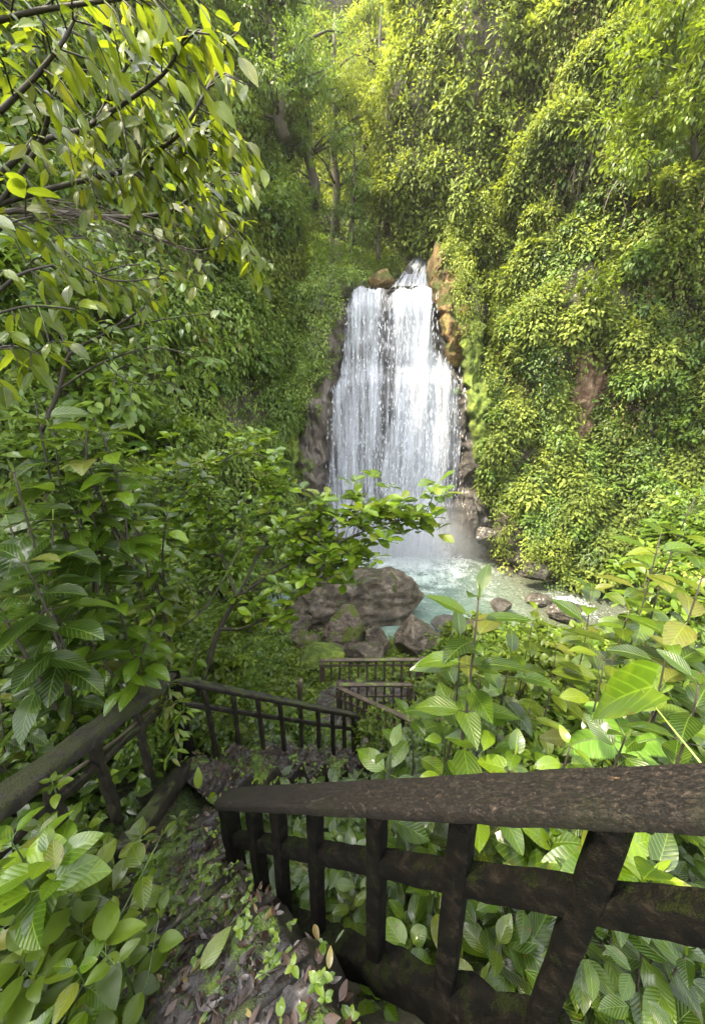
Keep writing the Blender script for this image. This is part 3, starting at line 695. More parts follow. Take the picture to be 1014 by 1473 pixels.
# ------------------------------------------------------------------ cliff foliage (uncountable cover)
HOLES = [(648, 455, 30, 85), (690, 600, 22, 115), (668, 640, 26, 150), (846, 560, 36, 85), (868, 235, 30, 60), (452, 640, 26, 130), (425, 680, 26, 120), (560, 600, 96, 210), (600, 385, 34, 40), (705, 800, 50, 70), (770, 820, 60, 40)]
def cover(name, cl, ncl, per, size, mat, label, tr=(0, 1), kr=(0, 1), rad=(.25, .6), out=.25, hole_p=.96, droop=.5, seed=0, tone=(0, 1)):
    L = Leaves(); made = 0; tries = 0
    while made < ncl and tries < ncl * 12:
        tries += 1
        t = rng.uniform(*tr); k = rng.uniform(*kr); p, n_ = cl.pos(t, k)
        X, Yp, D = proj(p); X = X[0]; Yp = Yp[0]; D = D[0]
        if D < 2 or (cl is SH and p[1] > SH.c[1] + .8) or X < -180 or X > 1200 or Yp < -110 or Yp > 1100: continue
        if any(((X - a) / c) ** 2 + ((Yp - b) / d) ** 2 < 1 for a, b, c, d in HOLES) and random.random() < (.72 if 800 < X < 900 else hole_p): continue
        gap = noise.noise(Vector((p[0] * .8 + seed, p[1] * .8, p[2] * .55)))
        if gap < -.17 and cl is not SH: continue
        r = rng.uniform(*rad) * (1 + .8 * max(0, gap)); m = max(6, int(per * (r / np.mean(rad)) ** 1.3))
        c0 = p + n_ * (out + .9 * max(0, gap) + rng.uniform(0, .2))
        q = rand_dirs(m); q = q + n_ * .7 + np.array([0, 0, .25]); q = unit(q)
        pos = c0 + q * r * rng.uniform(.55, 1.05, (m, 1)) * np.array([1, 1, .85])
        d = unit(q + rng.normal(0, .45, (m, 3)) + np.array([0, 0, -droop])); u = unit(q * .6 + n_ * .4 + np.array([0, 0, .8]))
        sz = rng.uniform(*size) * (1 if rng.random() > .12 else 1.6)
        l = sz * rng.uniform(.7, 1.25, m)
        base = np.clip(.45 + .6 * noise.noise(Vector(tuple(p * .3 + seed))) + rng.normal(0, .16), tone[0], tone[1])
        L.add(pos, d, u, l, l * rng.uniform(.36, .55), rng.uniform(.05, .35, m), base + rng.normal(0, .12, m)); made += 1
    return tag(L.build(name, 'far', mat), label, 'foliage', kind='stuff')
def vines(name, cl, nst, mat, label, tr, kr, size=(.11, .19), length=(.8, 3.0), out=.45, keep=None, seed=0):
    L = Leaves(); B = MB(); made = 0; tries = 0
    while made < nst and tries < nst * 15:
        tries += 1
        t = rng.uniform(*tr); k = rng.uniform(*kr); p, n_ = cl.pos(t, k); X, Yp, D = proj(p)
        if D[0] < 3 or not (-100 < X[0] < 1110 and -90 < Yp[0] < 900): continue
        if any(((X[0] - a) / c) ** 2 + ((Yp[0] - b) / d) ** 2 < 1 for a, b, c, d in HOLES): continue
        Ln = rng.uniform(*length); c = p + n_ * (out + rng.uniform(0, .5)); m = int(Ln / .045)
        f = rng.random(m); w_ = .10 + .10 * np.sin(f * 9 + t * 50)
        pos = c + np.stack([rng.normal(0, 1, m) * w_, rng.normal(0, 1, m) * w_, -f * Ln], 1)
        d = unit(rng.normal(0, .5, (m, 3)) + np.array([0, 0, -.9])); l = rng.uniform(*size) * rng.uniform(.7, 1.2, m)
        L.add(pos, d, unit(n_ + rng.normal(0, .4, (m, 3)) + np.array([0, 0, .3])), l, l * .45, .1, np.clip(rng.normal(.5, .2) + rng.normal(0, .1, m), 0, 1)); made += 1
    return tag(L.build(name, 'far', mat), label, 'vines', kind='stuff')
cover('foliage', RW, 5000, 26, (.12, .24), M['sunny'], 'sunlit climbing foliage covering the right cliff', tr=(.08, .80), kr=(.05, 1), seed=1)
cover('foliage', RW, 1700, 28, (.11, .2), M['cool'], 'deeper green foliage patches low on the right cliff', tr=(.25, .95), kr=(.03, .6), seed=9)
cover('foliage', LW, 4200, 24, (.15, .25), M['soft'], 'shaded hanging foliage covering the left cliff', tr=(.05, .95), kr=(.1, 1), seed=4, droop=.8)
cover('foliage', LW, 900, 24, (.16, .26), M['sunny'], 'yellow green foliage patches high on the left cliff', tr=(.02, .45), kr=(.45, 1), seed=14, droop=.8)
cover('foliage', SH, 2300, 28, (.17, .28), M['sunny'], 'bright foliage on the bulging spur of the right cliff', tr=(0, 1), kr=(.05, .98), seed=31, out=.1)
vines('vines', SH, 160, M['sunny'], 'leafy vines hanging from the bulging spur', (0, 1), (.1, .9), seed=32, out=.2)
cover('foliage', BW, 4200, 26, (.2, .34), M['sunny'], 'hazy bright foliage on the back wall above the falls', kr=(.08, 1), rad=(.5, 1.2), seed=6)
vines('vines', RW, 420, M['sunny'], 'leafy vines hanging down the right cliff', (.1, .75), (.25, 1), seed=2)
vines('vines', LW, 420, M['soft'], 'leafy vines hanging down the left cliff', (.05, .8), (.35, 1), seed=3)
vines('vines', BW, 160, M['sunny'], 'long vines hanging among the trees above the falls', (.1, .9), (.3, 1), size=(.14, .22), length=(2, 6), seed=5)
vines('dry_vines', RW, 150, M['drywine'], 'brown dry vines trailing down the right cliff', (.12, .75), (.3, 1), seed=22, size=(.05, .10), length=(1, 3.5), out=.6)
vines('dry_vines', LW, 60, M['drywine'], 'brown dry vines trailing down the left cliff', (.05, .5), (.4, 1), seed=23, size=(.05, .10), length=(1, 3.5), out=.6)
# cover of the ledge above the falls
def ledge_cover():
    L = Leaves()
    for _ in range(330):
        x = rng.uniform(-3.5, 8.5); y = rng.uniform(21.5, 31)
        c0 = np.array([x, y, 5.2 + (y - 21.3) * .36 + .12 * (x - 3.4) ** 2 * .3]); X, Yp, D = proj(c0)
        if 575 < X[0] < 640 or (505 < X[0] < 640 and y < 23.4): continue
        m = 46; q = unit(rand_dirs(m) + np.array([0, 0, .5])); r = rng.uniform(.4, .9)
        L.add(c0 + q * r, unit(q + np.array([0, 0, -.4])), unit(q + np.array([0, 0, .6])), rng.uniform(.14, .26, m), rng.uniform(.06, .12, m), .2, np.clip(rng.normal(.4, .2) + rng.normal(0, .1, m), 0, 1))
    tag(L.build('foliage', 'far', M['cool']), 'low bushes crowding the stream bed above the lip', 'foliage', kind='stuff')
ledge_cover()

def patch(lab, spots, mat, size=(.11, .18), per=34):
    L = Leaves()
    for px, py, Y, rx, ry, n in spots:
        for _ in range(n):
            an = random.uniform(0, 6.28); q_ = math.sqrt(random.random()); p = PY(px + rx * q_ * math.cos(an), py + ry * q_ * math.sin(an), Y + random.uniform(-.4, .3)); r = random.uniform(.25, .55)
            q = unit(rand_dirs(per) + np.array([0, -.7, .2])); base = rng.normal(.5, .17)
            L.add(np.array(p) + q * r * rng.uniform(.5, 1.05, (per, 1)), unit(q + rng.normal(0, .45, (per, 3)) + np.array([0, 0, -.6])), unit(q + np.array([0, 0, .8])), rng.uniform(*size, per), rng.uniform(*size, per) * .45, .2, np.clip(base + rng.normal(0, .12, per), 0, 1))
    return tag(L.build('foliage', 'far', mat), lab, 'foliage', kind='stuff')
patch('leafy growth hanging over the left corner of the falls', [(462, 430, 20.3, 32, 36, 60), (455, 500, 19.6, 30, 45, 60), (432, 550, 19.0, 18, 40, 24), (482, 398, 21.2, 36, 16, 40), (515, 398, 21.9, 20, 9, 14), (400, 640, 18.0, 12, 60, 20), (388, 760, 17.4, 12, 60, 20)], M['soft'])
patch('mossy leaves around the ochre rock right of the lip', [(672, 430, 19.4, 18, 60, 40), (706, 540, 18.6, 10, 60, 12), (652, 365, 21.0, 16, 20, 14), (662, 395, 20.3, 10, 24, 8), (728, 640, 17.8, 10, 70, 14), (725, 760, 17.0, 24, 40, 26), (735, 60, 22.5, 45, 90, 90), (705, 30, 23.0, 50, 60, 70), (730, 200, 21.5, 40, 90, 90), (700, 320, 21.0, 40, 50, 60), (660, 330, 21.8, 30, 30, 30), (800, 800, 15.6, 50, 30, 40)], M['sunny'])

# ------------------------------------------------------------------ shrubs and trees at distance
def bush_proto(seed, leaf, mat, n=1500, lobes=11, drop=.4, kind='far', wr=.45, tall=1.0):
    """unit-radius shrub as (branch mesh, foliage mesh) data; base at origin"""
    rs = np.random.default_rng(seed); L = Leaves(); B = MB()
    C_ = []
    for i in range(lobes):
        v = rs.normal(size=3); v /= np.linalg.norm(v); v[2] = v[2] * .75 + .15
        C_.append(v * rs.uniform(.35, .72) * np.array([1, 1, tall]) + np.array([0, 0, .35]))
    for c in C_:
        r = rs.uniform(.24, .44); m = int(n / lobes * (r / .34) ** 2)
        q = rs.normal(size=(m, 3)); q = unit(q); 
        # tufted: leaves gather around shoots
        sh = rs.normal(size=(max(5, m // 9), 3)); sh = unit(sh); sh[:, 2] = np.where(sh[:, 2] < -.5, -sh[:, 2], sh[:, 2])
        pick = rs.integers(0, len(sh), m); q = unit(sh[pick] + q * .33)
        pos = c + q * r * rs.uniform(.72, 1.12, (m, 1))
        d = unit(q + rs.normal(0, .55, (m, 3)) + np.array([0, 0, -drop])); u = unit(q * .5 + np.array([0, 0, .9]))
        l = leaf * rs.uniform(.65, 1.25, m)
        L.add(pos, d, u, l, l * wr, rs.uniform(.05, .35, m), np.clip(rs.normal(.5, .13) + rs.normal(0, .13, m), 0, .98))
        e = c * .9; B.tube([(0, 0, .1), tuple(c * .5 + rs.normal(0, .04, 3)), tuple(e)], [.03, .02, .008], 5)
        for s_ in sh[:4]:
            B.tube([tuple(e), tuple(c + s_ * r * .9)], [.012, .004], 4)
    e = empty('shrub'); b = B.build('stem', M['bark'], e); f = L.build('foliage', kind, mat, e)
    b.name = 'stem'; f.name = 'foliage'
    return e
def copy_tree(o, parent=None):
    c = o.copy(); col.objects.link(c); c.parent = parent
    for ch in o.children: copy_tree(ch, c)
    return c
protos = {}; used = {}
def get(kind):
    if kind not in protos:
        protos[kind] = {
            'sun1': lambda: bush_proto(1, .17, M['sunny']), 'sun2': lambda: bush_proto(2, .2, M['sunny'], 1200, 14), 'sun3': lambda: bush_proto(3, .15, M['sunny'], 1900, 9, .7),
            'cool1': lambda: bush_proto(4, .17, M['cool']), 'cool2': lambda: bush_proto(5, .21, M['cool'], 1100, 13, .6), 'light1': lambda: bush_proto(6, .15, M['light'], 1300, 12),
            'dark1': lambda: bush_proto(8, .14, M['dark'], 1500, 13, .5, 'mid'), 'dark2': lambda: bush_proto(9, .19, M['dark'], 900, 12, .6, 'mid'), 'light2': lambda: bush_proto(10, .17, M['light'], 900, 12, .5, 'mid', .5),
        }[kind](); used[kind] = False
    p = protos[kind]
    if not used[kind]: used[kind] = True; return p
    return copy_tree(p)
def bush(kind, loc, s, label, group, cat='shrub', sz=1.0, name='shrub'):
    o = get(kind); o.location = loc; o.scale = (s, s * random.uniform(.9, 1.1), s * sz); o.rotation_euler = (random.uniform(-.15, .15), random.uniform(-.15, .15), random.uniform(0, 6.28))
    o.name = name
    tag(o, label, cat, group); return o
RG = 'shrubs growing out of the right cliff'; LG = 'shrubs growing out of the left cliff'
S = [
 # px,py (crown middle), depth, radius, kind, label
 (722, 450, 18.5, 1.5, 'sun1', 'tall round yellow green shrub on the right cliff beside the ochre rock'),
 (745, 400, 18.6, 1.1, 'light1', 'small fresh green shrub above the tall round one beside the ochre rock'),
 (640, 300, 19.5, 1.5, 'sun2', 'shrub overhanging the gorge just above the small cascade'),
 (590, 270, 20.5, 1.9, 'sun3', 'dense bright shrub forming the left edge of the right cliff mass'),
 (620, 180, 20.5, 2.3, 'sun1', 'big bright dome of foliage near the crest, left end of the right cliff'),
 (640, 110, 21.5, 2.2, 'sun3', 'brightest yellow bush against the far trees at the top'),
 (700, 110, 20.0, 2.2, 'sun2', 'bright bush at the top of the right cliff, second from the gorge'),
 (770, 130, 19.0, 1.9, 'sun1', 'brownish green bush at the top middle of the right cliff'),
 (690, 220, 19.3, 1.8, 'sun3', 'olive bush below the crest in the middle of the right cliff'),
 (770, 240, 18.6, 1.6, 'sun2', 'vine draped bush left of the high earth scar'),
 (720, 320, 18.8, 1.5, 'sun1', 'olive bush in mid cliff above the fresh green shrub'),
 (790, 330, 17.8, 1.3, 'sun3', 'bush below the vine draped one, left of the root tangle'),
 (745, 180, 19.0, 1.4, 'light1', 'fresh green tuft high in the middle of the right cliff'),
 (700, 500, 18.4, .8, 'light1', 'small bright shrub above the fern frond on the right cliff'),
 (765, 520, 17.8, 1.2, 'sun1', 'yellow green shrub left of the reddish earth scar'),
 (740, 600, 17.8, 1.1, 'cool1', 'shady green shrub below the fern frond on the right cliff'),
 (720, 680, 18.0, 1.1, 'cool2', 'dark ivy clad shrub low on the right cliff beside the moss strip'),
 (790, 650, 17.0, 1.2, 'sun3', 'mossy green shrub below the reddish earth scar'),
 (770, 740, 16.8, 1.1, 'cool1', 'green shrub hanging over the stream at the foot of the cliff'),
 (835, 760, 15.5, 1.2, 'cool2', 'blue green shrub on the bank where the stream leaves the pool'),
 (900, 690, 14.5, 1.5, 'cool1', 'blue green broad bush above the right foreground plants'),
 (860, 640, 15.2, 1.1, 'cool2', 'drooping green bush right of the foot of the earth scar'),
 (920, 560, 14.5, 1.5, 'cool1', 'large shaded bush right of the reddish earth scar'),
 (980, 620, 13.5, 1.5, 'cool2', 'shaded bush at the right edge of the picture, level with the scar foot'),
 (905, 480, 15.2, 1.3, 'sun1', 'yellow green bush just above the right end of the reddish scar'),
 (970, 520, 14.0, 1.2, 'cool1', 'green bush at the right edge, level with the scar top'),
 (850, 420, 16.0, 1.2, 'light1', 'fresh green spreading bush above the reddish earth scar'),
 (910, 390, 15.0, 1.4, 'cool1', 'deep green layered bush in the middle of the right edge'),
 (975, 380, 14.0, 1.6, 'light1', 'fresh green layered bush at the right edge, mid height'),
 (960, 300, 14.5, 1.4, 'sun2', 'yellow green bush at the right edge under the tree top'),
 (960, 770, 12.5, 1.2, 'cool2', 'dark bush behind the tallest right foreground plant'),
 (885, 790, 13.5, 1.0, 'cool1', 'dark green bush beside the stream behind the foreground plants'),
]
for i, (px, py, D, s, k, lab) in enumerate(S):
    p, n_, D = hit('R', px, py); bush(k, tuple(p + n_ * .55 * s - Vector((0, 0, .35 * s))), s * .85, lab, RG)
S = [
 (475, 430, 20.0, 1.0, 'cool1', 'shrub beside the top left corner of the falls'),
 (440, 385, 20.0, 1.5, 'sun1', 'olive shrub above and left of the falls lip'),
 (425, 520, 18.0, 1.2, 'cool2', 'drooping shrub below the fern on the left cliff'),
 (395, 430, 17.5, 1.5, 'cool1', 'round green shrub above the fern on the left cliff'),
 (400, 580, 16.5, 1.3, 'light1', 'fresh green shrub beside the left moss curtain'),
 (370, 660, 14.5, 1.2, 'cool2', 'drooping green shrub below the fresh one on the left cliff'),
 (350, 520, 14.5, 1.5, 'cool1', 'shaded shrub in the middle of the left cliff'),
 (370, 330, 17.0, 1.8, 'cool2', 'large pale shaded shrub high on the left cliff'),
 (440, 280, 20.0, 2.0, 'cool1', 'big soft green bush on the left cliff above the falls'),
 (470, 340, 21.5, 1.6, 'sun3', 'dark bush in the notch left of the upper cascade'),
 (390, 220, 17.5, 2.0, 'cool1', 'soft green bush under the crest of the left cliff'),
 (440, 180, 21.0, 2.3, 'sun2', 'yellow tinted bush hanging near the far trees on the left'),
 (400, 120, 19.0, 2.3, 'cool2', 'high shaded bush at the top of the left cliff'),
 (330, 160, 15.0, 2.0, 'cool1', 'shaded bush behind the overhanging lance leaved branches'),
 (310, 300, 13.0, 1.5, 'cool2', 'shaded bush right of the tips of the overhanging branches'),
 (310, 430, 12.5, 1.4, 'cool1', 'dark bush on the cliff under the overhanging branches'),
 (290, 560, 11.5, 1.2, 'cool2', 'dark drooping bush behind the broad sapling'),
 (230, 480, 10.0, 1.2, 'cool1', 'dark bush behind the thin drooping twigs at mid left'),
 (340, 740, 13.0, 1.1, 'cool1', 'shaded bush behind the sapling crown'),
]
for i, (px, py, D, s, k, lab) in enumerate(S):
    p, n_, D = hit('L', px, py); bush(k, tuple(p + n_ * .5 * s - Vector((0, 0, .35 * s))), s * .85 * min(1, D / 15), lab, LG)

def tree(base, top, r, crown, mat, label, seed, group, leaf=.22, n=3200, crowns=None, bare=.45):
    """tall forest tree: tapered leaning trunk, limbs, tufted open crown"""
    rs = np.random.default_rng(seed); base = Vector(base); top = Vector(top); e = empty('tree', base)
    B = MB(); pts = []; Hh = (top - base).length
    for i in range(9):
        f = i / 8; pts.append(base + (top - base) * f + Vector((rs.normal(0, .012), rs.normal(0, .012), 0)) * Hh * (f > 0))
    B.tube(pts, [r * (1 - .7 * i / 8) for i in range(9)], 9, .08); B.build('trunk', M['trunk'], e)
    K = MB(); L = Leaves(); ends = []
    for i in range(26):
        f = bare + (1 - bare) * rs.random(); k = int(f * 8); p0 = pts[k]
        an = rs.uniform(0, 6.28); l = crown * rs.uniform(.45, 1.0) * (1.15 - .5 * (f - bare) / (1 - bare))
        d = Vector((math.cos(an), math.sin(an), rs.uniform(.1, .7))).normalized()
        m_ = p0 + d * l * .5 + Vector((0, 0, .05 * l)); q = p0 + d * l + Vector((0, 0, -.1 * l))
        K.tube([p0, m_, q], [r * .3, r * .18, r * .06], 5); ends += [m_, q, (m_ + q) / 2]
    K.build('branch', M['trunk'], e)
    per = n // len(ends)
    for c in ends:
        rr = crown * rs.uniform(.2, .36); m = per; sh = unit(rs.normal(size=(8, 3))); q = unit(sh[rs.integers(0, 8, m)] + unit(rs.normal(size=(m, 3))) * .45)
        pos = np.array(c) + q * rr * rs.uniform(.4, 1.1, (m, 1)) * np.array([1, 1, .7]); l = leaf * rs.uniform(.6, 1.2, m)
        L.add(pos, unit(q + rs.normal(0, .5, (m, 3)) + np.array([0, 0, -.5])), unit(q * .4 + np.array([0, 0, 1])), l, l * .42, .2, np.clip(rs.normal(.55, .15) + rs.normal(0, .13, m), 0, .97))
    L.build('foliage', 'far', mat, e)
    tag(e, label, 'tree', group); return e
TG = 'forest trees above the falls'
def tr(px, pyb, pyt, D, r, cr_, mat, lab, seed, lean=0, leaf=.2, n=7500, bare=.12):
    b = PY(px, pyb, D); t = PY(px + lean, pyt, D); t = Vector((t.x, b.y, b.z + abs(t.z - b.z)))
    tree(b, t, r, cr_, mat, lab, seed, TG, leaf, n, None, bare)
tr(482, 340, 20, 27, .28, 2.6, M['sunny'], 'slim tree with a straight grey trunk rising left of the gorge opening', 1)
tr(520, 330, -20, 29, .22, 2.4, M['sunny'], 'bright yellow green tree standing in the middle of the gorge opening', 2, 14)
tr(556, 340, 10, 28, .25, 2.6, M['sunny'], 'yellow tree tucked against the right cliff mass in the gorge opening', 3, -8)
tr(450, 300, -40, 25, .3, 3.0, M['cool'], 'tall dark trunked tree on the crest above the left cliff', 4, -12)
tr(585, 200, -60, 28, .25, 2.8, M['sunny'], 'tree at the top behind the brightest bush', 5, 10)
tr(410, 200, -60, 21, .28, 2.8, M['cool'], 'leaning tree at the top of the left cliff', 6, -30)
tr(505, 375, 200, 24.5, .14, 1.8, M['cool'], 'short shaded tree just above the lip of the falls', 7, 6, .18, 4000, .1)
tr(545, 378, 230, 25, .13, 1.7, M['sunny'], 'small olive tree behind the ochre rock on the lip', 8, 4, .18, 4000, .1)
tr(930, 260, 20, 14, .07, 1.9, M['light'], 'light green tree leaning out of the upper right cliff', 11, 20, .17, 6000, .03)
tr(1000, 230, -40, 13, .08, 2.0, M['light'], 'fresh green tree at the upper right corner', 12, -20, .17, 6000, .03)

# roots hanging at the upper scar
def roots():
    B = MB()
    for i in range(60):
        px = random.uniform(835, 905); py = random.uniform(190, 300); p, n_, _d = hit('R', px, py); p = p + n_ * random.uniform(.5, .9); l = random.uniform(.5, 2.2)
        q = [p]
        for k in range(4): q.append(q[-1] + Vector((random.gauss(0, .1), random.gauss(0, .06), -l / 4)))
        B.tube(q, [.03, .025, .02, .012, .006], 4)
    tag(B.build('root_tangle', M['farwood'], None), 'tangle of dry hanging roots under the upper right tree', 'roots')
roots()

# ferns ---------------------------------------------------------------------
def fern(loc, n, length, label, facing=0.0, spread=6.28, mat='fern', up=.6):
    e = empty('fern', loc); e.rotation_euler = (0, 0, facing)
    B = MB(); 
    for i in range(n):
        an = spread * (i / max(1, n)) + random.uniform(-.15, .15) if spread > 6 else (-spread / 2 + spread * (i + .5) / n)
        ln = length * random.uniform(.8, 1.1); d = Vector((math.cos(an), math.sin(an), 0)); pts = []; L = Leaves()
        for k in range(15):
            f = k / 14; pts.append(d * ln * f * (1 - .12 * f * f) + Vector((0, 0, ln * (up * f - .75 * f * f))))
        K = MB(); K.tube(pts, [.012 * length * (1 - .8 * k / 14) for k in range(15)], 4)
        rachis = K.build('frond', M['stem'], e, world=False)
        sd_ = Vector((-d.y, d.x, 0))
        for k in range(1, 44):
            f = k / 44; x = f * 14; j = min(13, int(x)); p = pts[j].lerp(pts[j + 1], x - j); tg = (pts[j + 1] - pts[j]).normalized()
            l = ln * .30 * math.sin(math.pi * min(1, f * .8 + .16)) ** .8
            for s_ in (-1, 1):
                L.add([tuple(p)], tuple(sd_ * s_ + tg * .35 + Vector((0, 0, -.12))), (0, 0, 1), l, l * .2, .25, random.uniform(.4, .9))
        L.build('leaflets', 'mid', M[mat], rachis, world=False)
    tag(e, label, 'fern'); return e
_p, _q, _d = hit('L', 428, 488); fern(_p + _q * 1.3, 8, 1.5, 'fern with arching fronds on the left cliff beside the falls')
_p, _q, _d = hit('R', 712, 562); fern(_p + _q * 1.5, 4, 1.6, 'single pale fern with a large frond on the right cliff', -2.2, 1.1)
fern(P(300, 520, 10.5), 6, .7, 'dark little fern under the overhanging branches')
fern(P(180, 640, 6.0), 6, .55, 'fern half hidden behind the ribbed leaves at mid left')
fern(P(905, 1075, 2.0), 4, .4, 'small fern low behind the handrail on the right')

# ------------------------------------------------------------------ railings
def lerp(a, b, f): return Vector(a) + (Vector(b) - Vector(a)) * f
def railing(label, p0, p1, n, hgt, top, mid=.35, bw=.05, mat='wood', topmat=None, posts=(1, 1), pw=.08, extra_mid=None, seg=14, skipb=(), mid_d=None, over=.04, jit=.004, group='timber railings along the steps', topseg=None, ext=(0, 0), toproll=0.0, bpos=None):
    """top = (width, thickness); p0, p1 = centre of rail top at both ends"""
    p0 = Vector(p0); p1 = Vector(p1); e = empty('railing', p0 - Vector((0, 0, hgt)))
    t = (p1 - p0).normalized(); th = Vector((t.x, t.y, 0)).normalized()
    T = MB(); a = p0 - t * (over + ext[0]) - Vector((0, 0, top[1] / 2)); b = p1 + t * (over + ext[1]) - Vector((0, 0, top[1] / 2))
    T.beam(a, b, top[0], top[1], seg=topseg or seg, jit=jit * .8, nw=6 if top[0] > .09 else 3, nh=2)
    T.build('top_rail', M[topmat or mat], e)
    K = MB(); K.beam(p0 - Vector((0, 0, hgt * mid)) - t * ext[0], p1 - Vector((0, 0, hgt * mid)) + t * ext[1], bw * .8, mid_d or bw, seg=topseg or seg, jit=jit)
    K.build('middle_rail', M[mat], e)
    for f in (bpos if bpos else [(i + 1) / (n + 1) for i in range(n)]):
        q = lerp(p0, p1, f); ln = hgt + random.uniform(-.02, .10)
        B = MB(); w_ = bw * random.uniform(.85, 1.1); tilt = Vector((random.gauss(0, .012), random.gauss(0, .012), 0))
        B.beam(q - Vector((0, 0, top[1])), q - Vector((0, 0, ln)) + tilt, w_, w_, up=tuple(th), seg=12, jit=jit); B.build('baluster', M[mat], e)
    for f, on in ((0, posts[0]), (1, posts[1])):
        if on:
            q = lerp(p0, p1, f); B = MB(); B.beam(q - Vector((0, 0, top[1] * .9)), q - Vector((0, 0, hgt + .15)), pw, pw, up=tuple(th), seg=14, jit=jit * 1.3); B.build('post', M[mat], e)
    tag(e, label, 'railing', group); return e
A0 = Vector((.62, .42, -.62)); B0 = Vector((-.70, 1.40, -2.13))
# near handrail: places its balusters where the photograph has them
def param_at_px(p0, p1, px):
    lo, hi = .02, 1.0
    def f(s): q = lerp(p0, p1, s); return proj(np.array(q))[0][0] - px
    for _ in range(60):
        m = (lo + hi) / 2
        if (f(lo) < 0) == (f(m) < 0): lo = m
        else: hi = m
    return (lo + hi) / 2
A1 = lerp(A0, B0, -.22)
bp = [param_at_px(A1, B0, x) for x in (900, 672, 543, 452, 398, 362)]
near = railing('nearest railing with a broad wet handrail plank crossing the foreground', A1, B0, 6, .97, (.118, .045), .36, .062, 'moldwood', 'plank', (0, 1), .085, mid_d=.075, topseg=90, jit=.0028, bpos=bp)
B = MB(); B.beam(lerp(A1, B0, .2) + Vector((.0, .0, -1.02)), B0 + Vector((-.03, .02, -1.0)), .10, .12, seg=40, jit=.014, nw=5)
tag(B.build('kerb_beam', M['moldwood'], None), 'dark rotting sleeper under the posts of the nearest railing', 'beam')
P1 = P(238, 972, 3.1); P2 = P(512, 1028, 5.1)
NL = P(-60, 1190, 1.45)
bp = [param_at_px(P1, P2, x) for x in (292, 334, 370, 402, 432, 457, 478, 495)]
railing('middle distance railing sloping down to the right from the leafy corner post', P1, P2, 8, .95, (.10, .045), .30, .042, 'wood', 'wood', (1, 1), .10, seg=24, bpos=bp)
bp = [param_at_px(NL, P1, x) for x in (60, 128, 192)]
railing('mossy left hand railing running up to the leafy corner post', NL, P1, 3, .80, (.16, .07), .33, .05, 'wood', 'mossrail', (1, 0), .09, seg=24, jit=.01, bpos=bp)
# thin pale cane tied along the left railing
B = MB(); a_ = P(82, 1128, 2.0); b_ = P(228, 1012, 2.95); B.tube([a_, lerp(a_, b_, .5) + Vector((0, 0, -.02)), b_], .011, 7)
tag(B.build('cane', M['farwood'], None), 'thin pale cane tied along the inside of the mossy left railing', 'cane')
C0 = P(488, 989, 7.8); C1 = P(592, 1036, 6.2)
railing('far railing climbing back toward the viewer beside the lower steps', C0, C1, 9, .9, (.10, .05), .32, .05, 'farwood', 'farwood', (1, 1), .11)
C2 = P(590, 984, 8.3)
railing('short far railing running level to the right from the shared corner post', C0 + Vector((.02, .09, .0)), C2, 7, .85, (.10, .05), .4, .045, 'farwood', 'farwood', (0, 1), .11)
E0 = P(463, 949, 9.4); E1 = P(604, 948, 9.6); E2 = P(640, 941, 10.6)
railing('farthest railing overlooking the boulders and the pool', E0, E1, 10, .9, (.11, .05), .22, .05, 'farwood', 'farwood', (1, 1), .13)
railing('farthest railing return bending away at its right end', E1 + Vector((.08, .05, 0)), E2, 4, .9, (.11, .05), .22, .05, 'farwood', 'farwood', (0, 1), .11)
G0_ = P(616, 1011, 5.6); G1_ = P(662, 1068, 4.2)
railing('short railing with a flat pale plank half hidden in the right hand leaves', G0_, G1_, 3, .85, (.16, .05), .35, .05, 'wood', 'farwood', (1, 1), .11)
B = MB(); p = P(432, 978, 5.4); B.beam(p, p + Vector((-.06, 0, -.75)), .07, .07, up=(1, 0, 0), seg=8); tag(B.build('marker_post', M['farwood'], None), 'lone leaning post standing behind the middle distance railing', 'post')
# corner post under the epiphytes
B = MB(); B.beam(P1 + Vector((.02, .02, -.02)), P1 + Vector((.02, .02, -1.25)), .13, .12, up=(0, 1, 0), seg=16, jit=.01)
tag(B.build('corner_post', M['moldwood'], None), 'thick dark corner post wrapped in small leaves where two railings meet', 'post')

